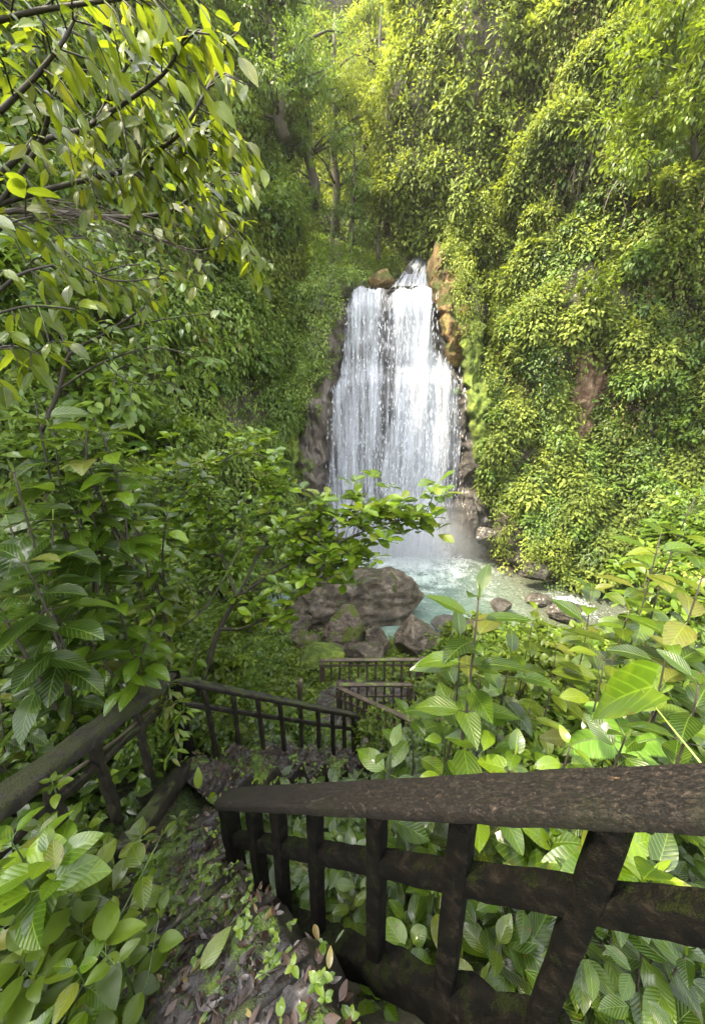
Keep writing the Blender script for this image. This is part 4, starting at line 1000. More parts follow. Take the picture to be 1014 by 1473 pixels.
# ------------------------------------------------------------------ path and steps
SURF = []
def flight(pts, n, wd, th, matname, lab, name='path'):
    """steps trodden into the earth: one continuous worn sheet"""
    pts = [Vector(p) for p in pts]; k_ = [0.0]
    for i in range(len(pts) - 1): k_.append(k_[-1] + (pts[i + 1] - pts[i]).length)
    def lin(s_):
        s_ = min(max(s_, 0), 1) * k_[-1]
        for i in range(len(pts) - 1):
            if s_ <= k_[i + 1] + 1e-9: return pts[i].lerp(pts[i + 1], (s_ - k_[i]) / (k_[i + 1] - k_[i]))
        return pts[-1].copy()
    def surf(s_, t, rough=True):
        p = lin(s_); d = lin(min(1, s_ + .12)) - lin(max(0, s_ - .12)); d.z = 0; d.normalize(); sd_ = Vector((-d.y, d.x, 0))
        sk = s_ + .05 * t / n * 4 * (1 if n > 5 else .3)          # treads run a little askew
        x = sk * n; k = math.floor(x); f = x - k; f = max(0, (f - .72) / .28); f = f * f * (3 - 2 * f)
        z = lin(k / n).z + (lin((k + 1) / n).z - lin(k / n).z) * f
        w_ = wd * (1 - .3 * s_) * (.5 + .06 * noise.noise(Vector((s_ * 7, t * .5, n))))
        q = p + sd_ * t * w_; q.z = z + .02
        if rough:
            q.z += .045 * noise.fractal(q * 3.2, 1, 2, 5) + .012 * noise.fractal(q * 22, 1, 2, 3)
        q.z -= .35 * max(0, abs(t) - .86) ** 1.0 * 3
        return q
    nu, nv = 46 * n, 60
    grid_mesh_ = grid_mesh(name, lambda a, b: tuple(surf(a, b * 2.2 - 1.1)), nu, nv, M[matname], flip=True)
    tag(grid_mesh_, lab, kind='structure')
    E = []
    for i in range(n):
        e = surf((i + .76) / n, 0, False); e2 = surf((i + .76) / n, .5, False); sd_ = (e2 - e); sd_.z = 0; E.append((e, sd_.normalized(), surf((i + .4) / n, 0, False)))
    SURF.append(surf); return E
TR = []
TR.append(flight([(-.26, -.2, -1.68), (-.42, .40, -2.0), (-.70, .80, -2.55), (-1.14, 1.30, -3.12), (-1.36, 1.95, -3.3)], 6, 1.05, .34, 'path', 'wet brown steps strewn with fallen leaves at the lower left'))
TR.append(flight([(-1.35, 2.2, -3.28), (-1.0, 2.75, -3.75), (-.45, 3.3, -4.5), (.15, 3.95, -5.3), (.3, 4.4, -5.6)], 8, .72, .34, 'path', 'steps descending to the right below the middle distance railing'))
TR.append(flight([(.32, 4.5, -5.65), (.1, 5.1, -6.2), (-.3, 5.75, -6.75), (-.6, 6.3, -6.98)], 6, .85, .3, 'path', 'lower steps of pale stone between the far railings'))
TR.append(flight([(-.65, 6.5, -7.0), (-.1, 7.2, -7.15), (.9, 7.3, -7.3), (1.5, 7.0, -7.3)], 5, 1.0, .3, 'path', 'landing of trodden earth inside the far railings'))
labs = ['log edging the step nearest the camera', 'dark log edge across the brown steps, second from the camera', 'log step edge beside the foot of the nearest railing post', 'log step edge just above the upper landing', 'log edge at the back of the upper landing', 'log edge at the front of the upper landing']
for i, (c, sd_, cc) in enumerate(TR[0][1:5]):
    B = MB(); B.tube([c - sd_ * .40 + Vector((0, .01, .0)), c + Vector((0, 0, .012)), c + sd_ * .36 + Vector((0, -.01, .0))], [.022, .028, .02], 10, .16)
    tag(B.build('step_log', M['wood'], None), labs[i], 'log', 'logs edging the steps')
# kerb logs under the left railing and along the second flight
B = MB(); B.beam(P1 + Vector((.06, -.05, -1.0)), lerp(NL, P1, .25) + Vector((.16, .1, -.92)), .13, .12, seg=20, jit=.012)
tag(B.build('kerb_beam', M['wood'], None), 'dark timber kerb under the mossy left railing', 'beam')
B = MB(); B.beam(P1 + Vector((.12, -.1, -1.0)), P2 + Vector((0, -.14, -.98)), .14, .12, seg=20, jit=.012)
tag(B.build('kerb_beam', M['wood'], None), 'dark timber kerb under the middle distance railing', 'beam')
# litter ---------------------------------------------------------------------
def on_steps(n, idx, edge_=False):
    out = []
    for _ in range(n):
        u_ = random.uniform(-.98, .98); u_ = math.copysign(1 - random.random() ** 2 * .5, u_) if edge_ else u_
        q = SURF[idx](random.random(), u_); out.append(q + Vector((0, 0, random.uniform(.004, .03))))
    return out
L = Leaves()
for idx, n in ((0, 1400), (1, 900), (2, 200), (3, 200)):
    for q in on_steps(n, idx):
        d = Vector((random.gauss(0, 1), random.gauss(0, 1), random.gauss(0, .15))); l = random.uniform(.015, .06)
        L.add([tuple(q)], tuple(d), (random.gauss(0, .3), random.gauss(0, .3), 1), l, l * random.uniform(.25, .5), random.uniform(-.1, .35), random.random())
tag(L.build('leaf_litter', 'mid', M['dead']), 'brown leaf litter trodden into the wet steps', 'leaf litter', kind='stuff')
# small twigs
B = MB()
for q in on_steps(120, 0) + on_steps(80, 1):
    d = Vector((random.gauss(0, 1), random.gauss(0, 1), .1)).normalized() * random.uniform(.03, .12); B.tube([q, q + d * .5 + Vector((0, 0, .008)), q + d], [.003, .0025, .0015], 4)
tag(B.build('twigs', M['bark'], None), 'small dark twigs scattered over the steps', 'twigs', kind='stuff')
L = Leaves()
for q in on_steps(50, 0) + on_steps(190, 0, True) + on_steps(160, 1, True):
    k = random.randint(2, 5)
    for j in range(k):
        an = random.uniform(0, 6.28); l = random.uniform(.018, .045)
        L.add([tuple(q + Vector((0, 0, .02)))], (math.cos(an), math.sin(an), .35), (0, 0, 1), l, l * .6, .3, random.uniform(.4, .95))
tag(L.build('seedlings', 'mid', M['smooth']), 'pale green seedlings sprouting from the step edges', 'seedlings', kind='stuff')
for px, py, D, an, l, r, lab, mt in [
    (288, 1395, 1.42, .9, .15, .85, 'large yellow green fallen leaf at the bottom of the steps', 'ribbed_light'),
    (286, 1135, 2.75, 1.9, .15, .8, 'upright fallen leaf standing at the corner of the upper landing', 'light'),
    (300, 1150, 2.6, -.3, .11, .7, 'small green leaf lying beside the upright one on the landing', 'light'),
    (268, 1300, 1.75, .3, .07, .3, 'curled brown leaf on the muddy step', 'dead'),
    (452, 1330, 1.45, -1.2, .06, .96, 'dark red brown leaf on the mud by the balusters', 'dead'),
    (473, 1395, 1.3, 1.5, .06, .99, 'slim yellow leaf between the baluster feet at the bottom edge', 'dead'),
    (170, 1235, 1.9, .7, .12, .9, 'long yellow green leaf lying on the left of the steps', 'ribbed_light')]:
    L = Leaves(); p = P(px, py, D); L.add([(0, 0, 0)], (math.cos(an), math.sin(an), .25 if 'upright' not in lab else 1.5), (0, -.3, 1), l, l * .42, .15, r)
    o = L.build('fallen_leaf', 'ovate', M[mt]); o.location = p; tag(o, lab, 'leaf')

# ------------------------------------------------------------------ broad leaved plants
def plant(label, top, height, nodes, leaf, mat='ribbed', kind='ovate', ratio=.5, lean=(0, 0), group=None, curl=.28, up=.25, pet=.22, stem_r=.008, clump=1, cat='plant', name='broadleaf_plant', stemmat='bark', first=.15, tone=.5, nper=2):
    top = Vector(top); base = Vector((top.x - lean[0], top.y - lean[1], top.z - height)); e = empty(name, base)
    B = MB(); L = Leaves()
    for c in range(clump):
        t_ = top + (Vector((random.gauss(0, .16), random.gauss(0, .16), random.uniform(-.3, 0) * height)) if c else Vector((0, 0, 0)))
        b_ = base + (Vector((random.gauss(0, .07), random.gauss(0, .07), 0)) if c else Vector((0, 0, 0)))
        mid_ = (t_ + b_) / 2 + Vector((random.gauss(0, .05), random.gauss(0, .05), 0)) * height
        pts = [b_ * (1 - f) ** 2 + mid_ * 2 * f * (1 - f) + t_ * f * f for f in [i / 8 for i in range(9)]]
        B.tube(pts, [stem_r * (1 - .55 * i / 8) for i in range(9)], 7, .05)
        ph = random.uniform(0, 3.14)
        for k in range(nodes):
            f = first + (1 - first) * (k / max(1, nodes - 1)) ** .8; x = f * 8; j = min(7, int(x)); q = pts[j].lerp(pts[j + 1], x - j)
            sz = leaf * 1.12 * (1 - .3 * max(0, (f - .8) / .2)) * random.uniform(.8, 1.15)
            ph += math.pi / 2 + random.uniform(-.3, .3)
            for s_ in range(nper):
                an = ph + s_ * 2 * math.pi / nper + random.uniform(-.2, .2); uu = up + .5 * max(0, f - .75) / .25 + random.uniform(-.25, .2)
                d = Vector((math.cos(an), math.sin(an), uu)).normalized(); pl = sz * pet * random.uniform(.7, 1.3); r = q + d * pl
                B.tube([q, r], [stem_r * .35, stem_r * .25], 5)
                L.add([tuple(r)], tuple(d + Vector((0, 0, -.15))), (random.gauss(0, .18), random.gauss(0, .18), 1), sz, sz * ratio * random.uniform(.85, 1.12), curl * random.uniform(.4, 1.5), min(.98, max(0, random.gauss(tone, .30))))
        L.add([tuple(t_)], (random.gauss(0, .3), random.gauss(0, .3), 1), (1, 0, 0), leaf * .35, leaf * .12, .1, .85)
    B.build('stem', M[stemmat], e); L.build('foliage', kind, M[mat], e)
    return tag(e, label, cat, group)

FG = 'broad leaved plants beside the steps'
def pl(px, py, D, h, nodes, leaf, lab, mat='ribbed', **k): return plant(lab, P(px, py, D), h, nodes, leaf, mat, group=k.pop('group', FG), **k)
# the upright plant in the centre right
pl(688, 862, 1.75, 1.25, 7, .25, 'tall dark stemmed plant with big ribbed leaves in front of the pool', tone=.6, first=.3, ratio=.46, lean=(.02, .05), stem_r=.010, up=.45)
pl(662, 925, 1.95, .95, 5, .22, 'shorter ribbed plant leaning against the tall dark stemmed one', tone=.4)
pl(735, 945, 2.1, .9, 5, .20, 'dark ribbed plant just right of the tall dark stemmed one', tone=.35)
pl(590, 1035, 2.3, .8, 5, .20, 'ribbed plant covering the end of the lower steps', tone=.45)
pl(562, 1085, 2.0, .6, 4, .18, 'low ribbed plant right behind the near handrail, left end', tone=.55)
pl(640, 1065, 2.1, .7, 5, .17, 'low light plant behind the near handrail below the tall one', 'smooth', tone=.5, ratio=.55)
pl(705, 1050, 1.9, .7, 5, .17, 'round leaved low plant behind the handrail, right of the tall one', 'smooth', tone=.6, ratio=.6)
pl(765, 1010, 2.1, .9, 6, .19, 'pale yellow green plant with red tinged stem right of centre', 'ribbed_light', tone=.4)
pl(800, 930, 2.7, 1.2, 7, .20, 'light leafy plant standing behind the pale yellow one', 'ribbed_light', tone=.35)
pl(850, 850, 2.9, 1.3, 7, .22, 'plant with long upright leaves beside the stream mouth', 'ribbed', tone=.5, up=.6)
pl(905, 880, 2.3, 1.2, 7, .24, 'broad ribbed plant in the middle of the right hand thicket', 'ribbed_light', tone=.3)
pl(950, 770, 2.4, 1.4, 8, .25, 'tallest ribbed plant of the right hand thicket', 'ribbed', tone=.75)
pl(1000, 715, 2.7, 1.6, 8, .24, 'narrow leaved tall plant at the right edge above the thicket', 'ribbed_light', tone=.35, up=.4)
pl(1010, 830, 1.9, 1.2, 7, .24, 'ribbed plant cut by the right edge of the picture, upper', 'ribbed', tone=.7)
pl(960, 925, 1.9, 1.0, 6, .23, 'ribbed plant on dark stalks above the large heart leaf', 'ribbed', tone=.65)
pl(870, 950, 2.1, 1.0, 6, .21, 'pale ribbed plant behind the large heart leaf', 'ribbed_light', tone=.4)
pl(1005, 985, 1.5, .9, 5, .19, 'dark striped plant at the right edge just above the handrail', 'ribbed', tone=.3)
pl(900, 1060, 1.7, .6, 5, .15, 'dark low plant behind the handrail below the heart leaf', 'ribbed', tone=.25)
pl(820, 1075, 1.75, .5, 4, .14, 'small plant behind the handrail at right of centre', 'smooth', tone=.5)
pl(770, 880, 3.6, 1.3, 7, .2, 'fine stemmed plant in front of the stream shallows', 'ribbed_light', tone=.5)
pl(690, 975, 2.6, 1.1, 6, .19, 'shaded plant behind the tall dark stemmed one', tone=.3)
pl(740, 1085, 1.7, .5, 4, .14, 'heart shaped small leaves peeping over the middle of the handrail', 'smooth', kind='heart', ratio=.75)
pl(930, 830, 3.4, 1.6, 8, .22, 'plant rising behind the broad ribbed one', 'ribbed', tone=.6)
pl(985, 900, 3.0, 1.5, 8, .22, 'deep green plant filling the back of the right thicket', 'ribbed', tone=.4)
pl(840, 900, 3.8, 1.5, 8, .2, 'plant rising above the shallows at the back of the thicket', 'ribbed_light', tone=.3)
# the big heart shaped leaf on its pale stalk
def heart():
    e = empty('heart_leaf', P(1014, 1120, .9)); B = MB(); a = P(922, 992, 1.18); b = P(1030, 1125, .85)
    B.tube([b, lerp(b, a, .5) + Vector((-.01, 0, .01)), a], [.0028, .0024, .002], 8); B.build('stalk', M['petiole'], e)
    L = Leaves(); d = P(815, 1018, 1.35) - a
    L.add([tuple(a + Vector(d) * -.12)], tuple(d), (.05, -.22, 1), d.length * 1.1, d.length * .85, .3, .42); L.build('blade', 'heart', M['smooth'], e)
    tag(e, 'large translucent heart shaped leaf on a pale stalk over the handrail', 'leaf')
heart()
# below the handrail
UR = 'broad leaved plants below the nearest railing'
for px, py, D, leaf, lab, mat, kind in [
    (440, 1265, 2.35, .13, 'yellow green plant between the first balusters of the nearest railing', 'light', 'ovate'),
    (418, 1215, 2.9, .13, 'small bright plant behind the left newel of the nearest railing', 'ribbed_light', 'ovate'),
    (505, 1225, 2.6, .16, 'plant behind the third baluster from the left newel', 'smooth', 'ovate'),
    (505, 1310, 2.0, .14, 'bright plant with a drooping long leaf at the foot of the balusters', 'ribbed_light', 'ovate'),
    (590, 1225, 2.3, .17, 'plant under the middle of the handrail plank', 'ribbed', 'ovate'),
    (625, 1290, 1.9, .16, 'smooth leaved plant below the lower bar near the middle', 'smooth', 'ovate'),
    (590, 1365, 1.6, .12, 'little round leaf plant at the bottom centre', 'smooth', 'round'),
    (720, 1205, 2.1, .22, 'big pale leaves showing between the two right balusters', 'ribbed_light', 'ovate'),
    (790, 1215, 1.8, .18, 'pointed leaves under the plank left of the thick right baluster', 'smooth', 'heart'),
    (715, 1365, 1.35, .12, 'veined plant at the bottom right of centre', 'ribbed_light', 'ovate'),
    (770, 1290, 1.6, .16, 'drooping plant below the lower bar beside the thick right baluster', 'smooth', 'ovate'),
    (880, 1350, 1.3, .15, 'ribbed plant at the bottom edge right of the thick baluster', 'ribbed', 'ovate'),
    (945, 1250, 1.4, .2, 'large pale leaf plant under the right end of the plank', 'smooth', 'heart'),
    (985, 1375, 1.1, .12, 'dark ribbed plant at the bottom right corner', 'ribbed', 'ovate'),
    (665, 1330, 1.8, .15, 'shaded plant behind the second right baluster', 'ribbed', 'ovate'),
    (835, 1290, 1.7, .16, 'shaded plant behind the thick right baluster', 'ribbed', 'ovate'),
    (545, 1270, 2.4, .16, 'pale plant behind the middle baluster', 'ribbed_light', 'ovate')]:
    plant(lab, P(px, py, D), .5, 4, leaf, mat, kind, .75 if kind in ('heart', 'round') else .5, group=UR, clump=3, tone=.42, stem_r=.005, first=.3, up=.35)
# lower left
LLG = 'light green plants crowding the left of the steps'
for px, py, D, leaf, lab, mat in [
    (60, 1215, 1.45, .10, 'light plant below the mossy left railing', 'ribbed_light'), (128, 1250, 1.55, .10, 'light ribbed plant beside the brown steps', 'ribbed_light'),
    (30, 1285, 1.25, .11, 'pale plant at the left edge level with the steps', 'light'), (95, 1310, 1.35, .10, 'bright plant in the middle of the lower left thicket', 'ribbed_light'),
    (165, 1320, 1.5, .07, 'small leaved plant creeping onto the muddy step', 'light'), (180, 1385, 1.3, .09, 'rounded leaf plant at the bottom left of the steps', 'light'),
    (40, 1370, 1.15, .10, 'plant near the bottom left corner', 'light'), (110, 1395, 1.15, .10, 'smooth plant at the bottom edge left of the steps', 'smooth'),
    (70, 1265, 1.7, .09, 'shaded plant behind the lower left thicket', 'smooth'), (75, 1125, 1.75, .06, 'tiny epiphyte with pointed leaves on the mossy left railing', 'light'),
    (205, 1345, 1.55, .06, 'sprig of rounded leaves on the step edge', 'light'), (15, 1210, 1.2, .12, 'dark broad plant at the left edge below the railing', 'smooth'),
    (125, 1190, 1.9, .08, 'pale plant under the left railing balusters', 'light'), (215, 1240, 1.85, .06, 'small plant spreading over the left edge of the middle steps', 'smooth'), (255, 1180, 2.2, .06, 'small bushy plant below the leafy corner post on the steps', 'ribbed_light'), (150, 1400, 1.35, .07, 'low plant leaning over the lowest step log', 'smooth'), (235, 1290, 1.65, .05, 'fine leaved seedling clump in the middle of the brown steps', 'light')]:
    plant(lab, P(px, py, D), .32 if leaf > .065 else .1, 4, leaf, mat, 'ovate', .58, group=LLG, clump=4 if leaf > .065 else 1, tone=.42, stem_r=.004, stemmat='stem', first=.3, up=.35)
# epiphytes on the corner post
for i, (px, py, lab) in enumerate([(243, 985, 'yellow leaved epiphyte on top of the corner post'), (240, 1015, 'green epiphyte hanging on the corner post'), (252, 1040, 'lowest epiphyte on the corner post')]):
    plant(lab, P(px, py, 2.98), .14, 5, .10, 'ribbed_light' if i == 0 else 'smooth', 'lance', .28, group='epiphytes on the corner post', clump=2, curl=.5, up=.0, stem_r=.004, stemmat='stem', tone=.95 if i == 0 else .6, nper=3)
# left mid: dark ribbed shrubs
LMG = 'large ribbed plants on the left bank'
for px, py, D, h, leaf, lab, mat in [
    (50, 575, 2.0, 1.3, .26, 'highest ribbed plant on the left with silvery tops', 'ribbed'), (135, 600, 2.1, 1.2, .22, 'ribbed plant with one wide horizontal leaf at mid left', 'smooth'),
    (20, 680, 1.7, 1.1, .24, 'dark ribbed plant cut by the left edge, middle', 'ribbed'), (100, 715, 2.1, 1.1, .22, 'ribbed plant with dull leaves at mid left', 'ribbed'),
    (190, 690, 2.5, 1.1, .2, 'lighter plant behind the dull leaved one', 'smooth'), (35, 810, 1.55, .9, .23, 'strongly striped plant at the left edge', 'ribbed'),
    (110, 850, 2.3, .9, .22, 'striped plant with folded leaves above the left railing', 'ribbed'), (170, 870, 2.3, .9, .2, 'striped plant nearest the sapling trunk', 'smooth'),
    (60, 930, 2.7, .8, .2, 'dark plant over the lower left railing end', 'ribbed'), (150, 940, 3.1, .8, .18, 'dark glossy plant behind the left railing', 'smooth'),
    (220, 800, 2.9, 1.1, .19, 'yellowish plant with one holed leaf left of the sapling', 'ribbed_light'), (20, 1010, 2.4, .7, .17, 'dark plant at the left edge behind the mossy railing', 'ribbed'),
    (100, 1010, 3.0, .7, .15, 'glossy plant behind the middle of the left railing', 'smooth'), (190, 1000, 3.5, .7, .15, 'shaded plant under the leafy corner post', 'smooth'),
    (240, 930, 3.4, 1.0, .16, 'glossy plant at the foot of the sapling', 'smooth'), (150, 780, 3.0, 1.4, .2, 'deep green plant in the dark gap at mid left', 'ribbed')]:
    plant(lab, P(px, py, D), h * .8, 7, leaf * .85, mat, 'ovate', .52, group=LMG, clump=3, tone=.4, up=.1, stem_r=.009, first=.2)

# ------------------------------------------------------------------ branching trees
def limbs_tree(name, label, limbs, spacing, twig, leaf, mat, kind, ratio, arr='alt', droop=.3, cat='tree', group=None, per=7, curl=.25, updir=(0, 0, 1), tone=.6, bark='bark', jit=.5, start=.25, bias=(0, 0, 0)):
    e = empty(name, Vector(limbs[0][0][0])); K = MB(); B = MB(); L = Leaves(); first = True
    for pts, r0, r1 in limbs:
        pts = [Vector(p) for p in pts]; n = len(pts)
        dense = [Vector(cr([tuple(p) for p in pts], i / 18)) for i in range(19)]
        tgt = K if first else B
        tgt.tube(dense, [r0 + (r1 - r0) * i / 18 for i in range(19)], 8, .06)
        tot = sum((dense[i + 1] - dense[i]).length for i in range(18)); st = start if not first else .6
        if first and arr == 'whorl': st = 2
        m = int(tot * (1 - min(1, st)) / spacing)
        tips = [dense[-1]]
        for k in range(max(0, m)):
            f = st + (1 - st) * (k + random.random()) / max(1, m); x = f * 18; j = min(17, int(x)); q = dense[j].lerp(dense[j + 1], x - j)
            tg = (dense[j + 1] - dense[j]).normalized(); rv = Vector(rand_dirs(1)[0]); sd_ = (rv - tg * rv.dot(tg)).normalized()
            d = (tg * .6 + sd_ * .9 + Vector((0, 0, .15 if arr == 'whorl' else -.1)) + Vector(bias)).normalized(); tl = twig * random.uniform(.5, 1.2)
            m1 = q + d * tl * .5 + Vector((0, 0, .03 * tl)); t1 = q + d * tl + Vector((0, 0, (.15 if arr == 'whorl' else -.25) * tl))
            B.tube([q, m1, t1], [max(.003, r1 * .7), .003, .002], 5)
            if arr == 'whorl': tips.append(t1); tips.append(m1) if random.random() < .45 else None
            else:
                nl = per; ax = (t1 - q).normalized()
                for i in range(nl):
                    ff = (i + .7) / nl; p = q.lerp(m1, ff * 2) if ff < .5 else m1.lerp(t1, ff * 2 - 1)
                    s_ = 1 if i % 2 else -1; side_ = ax.cross(Vector((0, 0, 1))); side_ = side_.normalized() if side_.length > .1 else Vector((1, 0, 0))
                    ld = (ax * .7 + side_ * s_ * .8 + Vector((random.gauss(0, .2), random.gauss(0, .2), -droop + random.gauss(0, .2)))).normalized()
                    sz = leaf * random.uniform(.65, 1.15)
                    L.add([tuple(p)], tuple(ld), (random.gauss(0, jit), random.gauss(0, jit) - .25, 1), sz, sz * ratio * random.uniform(.85, 1.15), curl * random.uniform(.3, 1.5), min(.97, max(0, random.gauss(tone, .28))))
        if arr == 'whorl':
            for t1 in tips:
                nl = random.randint(per - 2, per + 2); ph = random.uniform(0, 6.28)
                for i in range(nl):
                    an = ph + i * 2.4; el = random.uniform(-.1, .8)
                    ld = Vector((math.cos(an) * math.cos(el), math.sin(an) * math.cos(el), math.sin(el))); sz = leaf * random.uniform(.6, 1.15)
                    p = t1 + Vector(rand_dirs(1)[0]) * .03
                    L.add([tuple(p)], tuple(ld), (random.gauss(0, .25), random.gauss(0, .25), 1), sz, sz * ratio, curl * random.uniform(.2, 1.4), min(.97, max(0, random.gauss(tone, .3))))
        first = False
    K.build('trunk' if arr == 'whorl' else 'bough', M[bark], e); B.build('branch', M[bark], e); L.build('foliage', kind, M[mat], e)
    return tag(e, label, cat, group)
def pp(*a): return [P(x, y, d) for x, y, d in a]
# sapling whose crown reaches across the foot of the falls
limbs_tree('sapling', 'young tree with rosettes of glossy leaves reaching across the foot of the falls', [
    (pp((286, 1000, 4.0), (300, 950, 3.95), (316, 905, 3.9), (340, 860, 3.8)), .032, .022),
    (pp((316, 905, 3.9), (352, 903, 3.7), (395, 880, 3.6), (440, 845, 3.5), (480, 820, 3.4)), .02, .006),
    (pp((340, 860, 3.8), (400, 820, 3.7), (450, 798, 3.5), (505, 772, 3.3), (560, 752, 3.2), (622, 738, 3.1)), .018, .004),
    (pp((450, 798, 3.5), (470, 770, 3.5), (500, 735, 3.4), (545, 728, 3.3)), .010, .004),
    (pp((340, 860, 3.8), (370, 800, 3.9), (385, 750, 4.0), (400, 700, 4.0)), .016, .005),
    (pp((340, 860, 3.8), (320, 800, 4.0), (300, 740, 4.1), (310, 670, 4.2)), .016, .005),
    (pp((300, 740, 4.1), (260, 700, 4.0), (235, 660, 4.0)), .010, .004),
    (pp((310, 670, 4.2), (350, 650, 4.2), (400, 665, 4.2)), .010, .004),
    (pp((370, 800, 3.9), (410, 770, 3.8), (440, 760, 3.7)), .010, .004),
    (pp((450, 798, 3.5), (490, 815, 3.4), (520, 800, 3.3)), .008, .004),
    (pp((320, 800, 4.0), (270, 790, 4.0), (230, 770, 4.0)), .012, .004),
    (pp((440, 845, 3.5), (430, 800, 3.5), (455, 745, 3.5)), .009, .004),
], .052, .26, .15, 'smooth', 'obovate', .5, 'whorl', per=8, tone=.62, curl=.2)
limbs_tree('sapling', 'thin slanting sapling crossing behind the left railing', [
    (pp((180, 965, 3.3), (215, 925, 3.3), (285, 885, 3.4), (330, 820, 3.5)), .012, .007),
    (pp((285, 885, 3.4), (270, 840, 3.4), (250, 800, 3.5)), .007, .003), (pp((330, 820, 3.5), (350, 770, 3.6), (340, 730, 3.7)), .007, .003)], .10, .22, .11, 'smooth', 'obovate', .5, 'whorl', per=6, tone=.4)
limbs_tree('sapling', 'dark stemmed shrub in the shade left of the glossy sapling', [
    (pp((120, 900, 3.2), (132, 800, 3.2), (150, 745, 3.1), (160, 725, 3.1)), .014, .01), (pp((132, 800, 3.2), (190, 770, 3.3), (215, 735, 3.3), (225, 700, 3.3)), .010, .005),
    (pp((150, 745, 3.1), (130, 690, 3.0), (150, 640, 3.0)), .009, .004), (pp((215, 735, 3.3), (250, 720, 3.4), (290, 690, 3.5)), .008, .004),
    (pp((132, 800, 3.2), (90, 760, 3.1), (60, 700, 3.0)), .009, .004)], .09, .3, .15, 'ribbed', 'ovate', .5, 'whorl', per=6, tone=.5)
# overhanging branches of a tree that stands off to the left
limbs_tree('overhanging_tree', 'overhanging tree with long bright drooping leaves at the top left', [
    (pp((-420, 560, 2.6), (-250, 430, 2.4), (-80, 330, 2.1), (0, 292, 1.9), (85, 268, 1.8), (170, 248, 1.7), (240, 236, 1.65), (320, 180, 1.6)), .024, .004),
    (pp((-80, 330, 2.1), (40, 215, 1.8), (130, 180, 1.6), (165, 120, 1.5), (200, 70, 1.5)), .016, .004),
    (pp((170, 248, 1.7), (215, 222, 1.6), (260, 190, 1.5), (298, 128, 1.45), (320, 90, 1.45)), .010, .004),
    (pp((0, 292, 1.9), (60, 200, 1.6), (70, 120, 1.4), (60, 40, 1.3)), .012, .004),
    (pp((130, 180, 1.6), (190, 140, 1.4), (240, 100, 1.3), (270, 40, 1.2)), .009, .004),
    (pp((0, 160, 1.3), (50, 110, 1.25), (90, 60, 1.2), (110, 20, 1.2)), .009, .004),
    (pp((-100, 60, 1.3), (30, 20, 1.25), (150, 0, 1.2), (240, -10, 1.2)), .010, .004)],
    .048, .20, .115, 'lance', 'lance', .36, 'alt', .6, per=4, tone=.65, curl=.3, start=.12, bias=(.25, 0, -.15))
limbs_tree('overhanging_tree', 'lower overhanging branch with slim leaves drooping beside the left cliff', [
    (pp((-200, 360, 2.7), (0, 305, 2.4), (150, 312, 2.2), (240, 305, 2.1), (285, 275, 2.0), (330, 245, 2.0)), .022, .004),
    (pp((150, 312, 2.2), (220, 340, 2.1), (290, 360, 2.1), (340, 330, 2.1)), .009, .003),
    (pp((240, 305, 2.1), (300, 300, 2.1), (350, 345, 2.1), (370, 380, 2.1)), .008, .003),
    (pp((0, 305, 2.4), (80, 350, 2.2), (150, 400, 2.1), (230, 400, 2.1)), .010, .003)],
    .06, .20, .105, 'lance', 'lance', .36, 'alt', .6, per=4, tone=.7, start=.2, bias=(.2, 0, -.1))
limbs_tree('shrub', 'spreading dark twigged shrub with small leaves and seed heads at upper left', [
    (pp((60, 620, 3.0), (85, 560, 2.9), (100, 510, 2.8), (150, 480, 2.7), (210, 440, 2.6)), .018, .006),
    (pp((85, 560, 2.9), (150, 520, 2.7), (230, 500, 2.6), (300, 525, 2.6)), .010, .003), (pp((100, 510, 2.8), (70, 440, 2.7), (40, 380, 2.6), (20, 340, 2.5)), .010, .003),
    (pp((70, 440, 2.7), (130, 400, 2.6), (200, 380, 2.6), (280, 400, 2.6)), .009, .003), (pp((150, 480, 2.7), (230, 460, 2.6), (310, 450, 2.6)), .008, .003),
    (pp((40, 380, 2.6), (90, 345, 2.5), (160, 345, 2.4)), .007, .003), (pp((85, 560, 2.9), (30, 520, 2.7), (-20, 470, 2.6)), .010, .003),
    (pp((150, 520, 2.7), (190, 550, 2.5), (250, 550, 2.5)), .007, .003)],
    .055, .2, .085, 'smooth', 'ovate', .42, 'alt', .4, 'shrub', per=5, tone=.55, jit=.7)
limbs_tree('shrub', 'arching shrub with narrow leaves at the left edge, upper middle', [
    (pp((-60, 560, 1.9), (-30, 460, 1.8), (20, 400, 1.7), (80, 380, 1.7)), .014, .004), (pp((-30, 460, 1.8), (40, 440, 1.7), (110, 445, 1.7)), .008, .003),
    (pp((-60, 560, 1.9), (0, 500, 1.7), (60, 510, 1.7)), .008, .003), (pp((-60, 400, 1.8), (0, 330, 1.7), (50, 310, 1.7)), .009, .003)],
    .08, .18, .13, 'lance', 'ovate', .45, 'alt', .5, 'shrub', per=4, tone=.5)
# dead arching grass stems
B = MB()
for i in range(26):
    a = P(random.uniform(-20, 60), random.uniform(290, 330), 2.0); b = P(random.uniform(180, 350), random.uniform(330, 420), random.uniform(1.9, 2.2)); m_ = (a + b) / 2 + Vector((0, 0, random.uniform(.02, .14)))
    B.tube([a, (a + m_) / 2 + Vector((0, 0, .03)), m_, (m_ + b) / 2, b], [.0022, .002, .0018, .0015, .001], 4)
tag(B.build('dry_stems', M['farwood'], None), 'thin dry arching stems crossing the upper left shrubs', 'stems', kind='stuff')

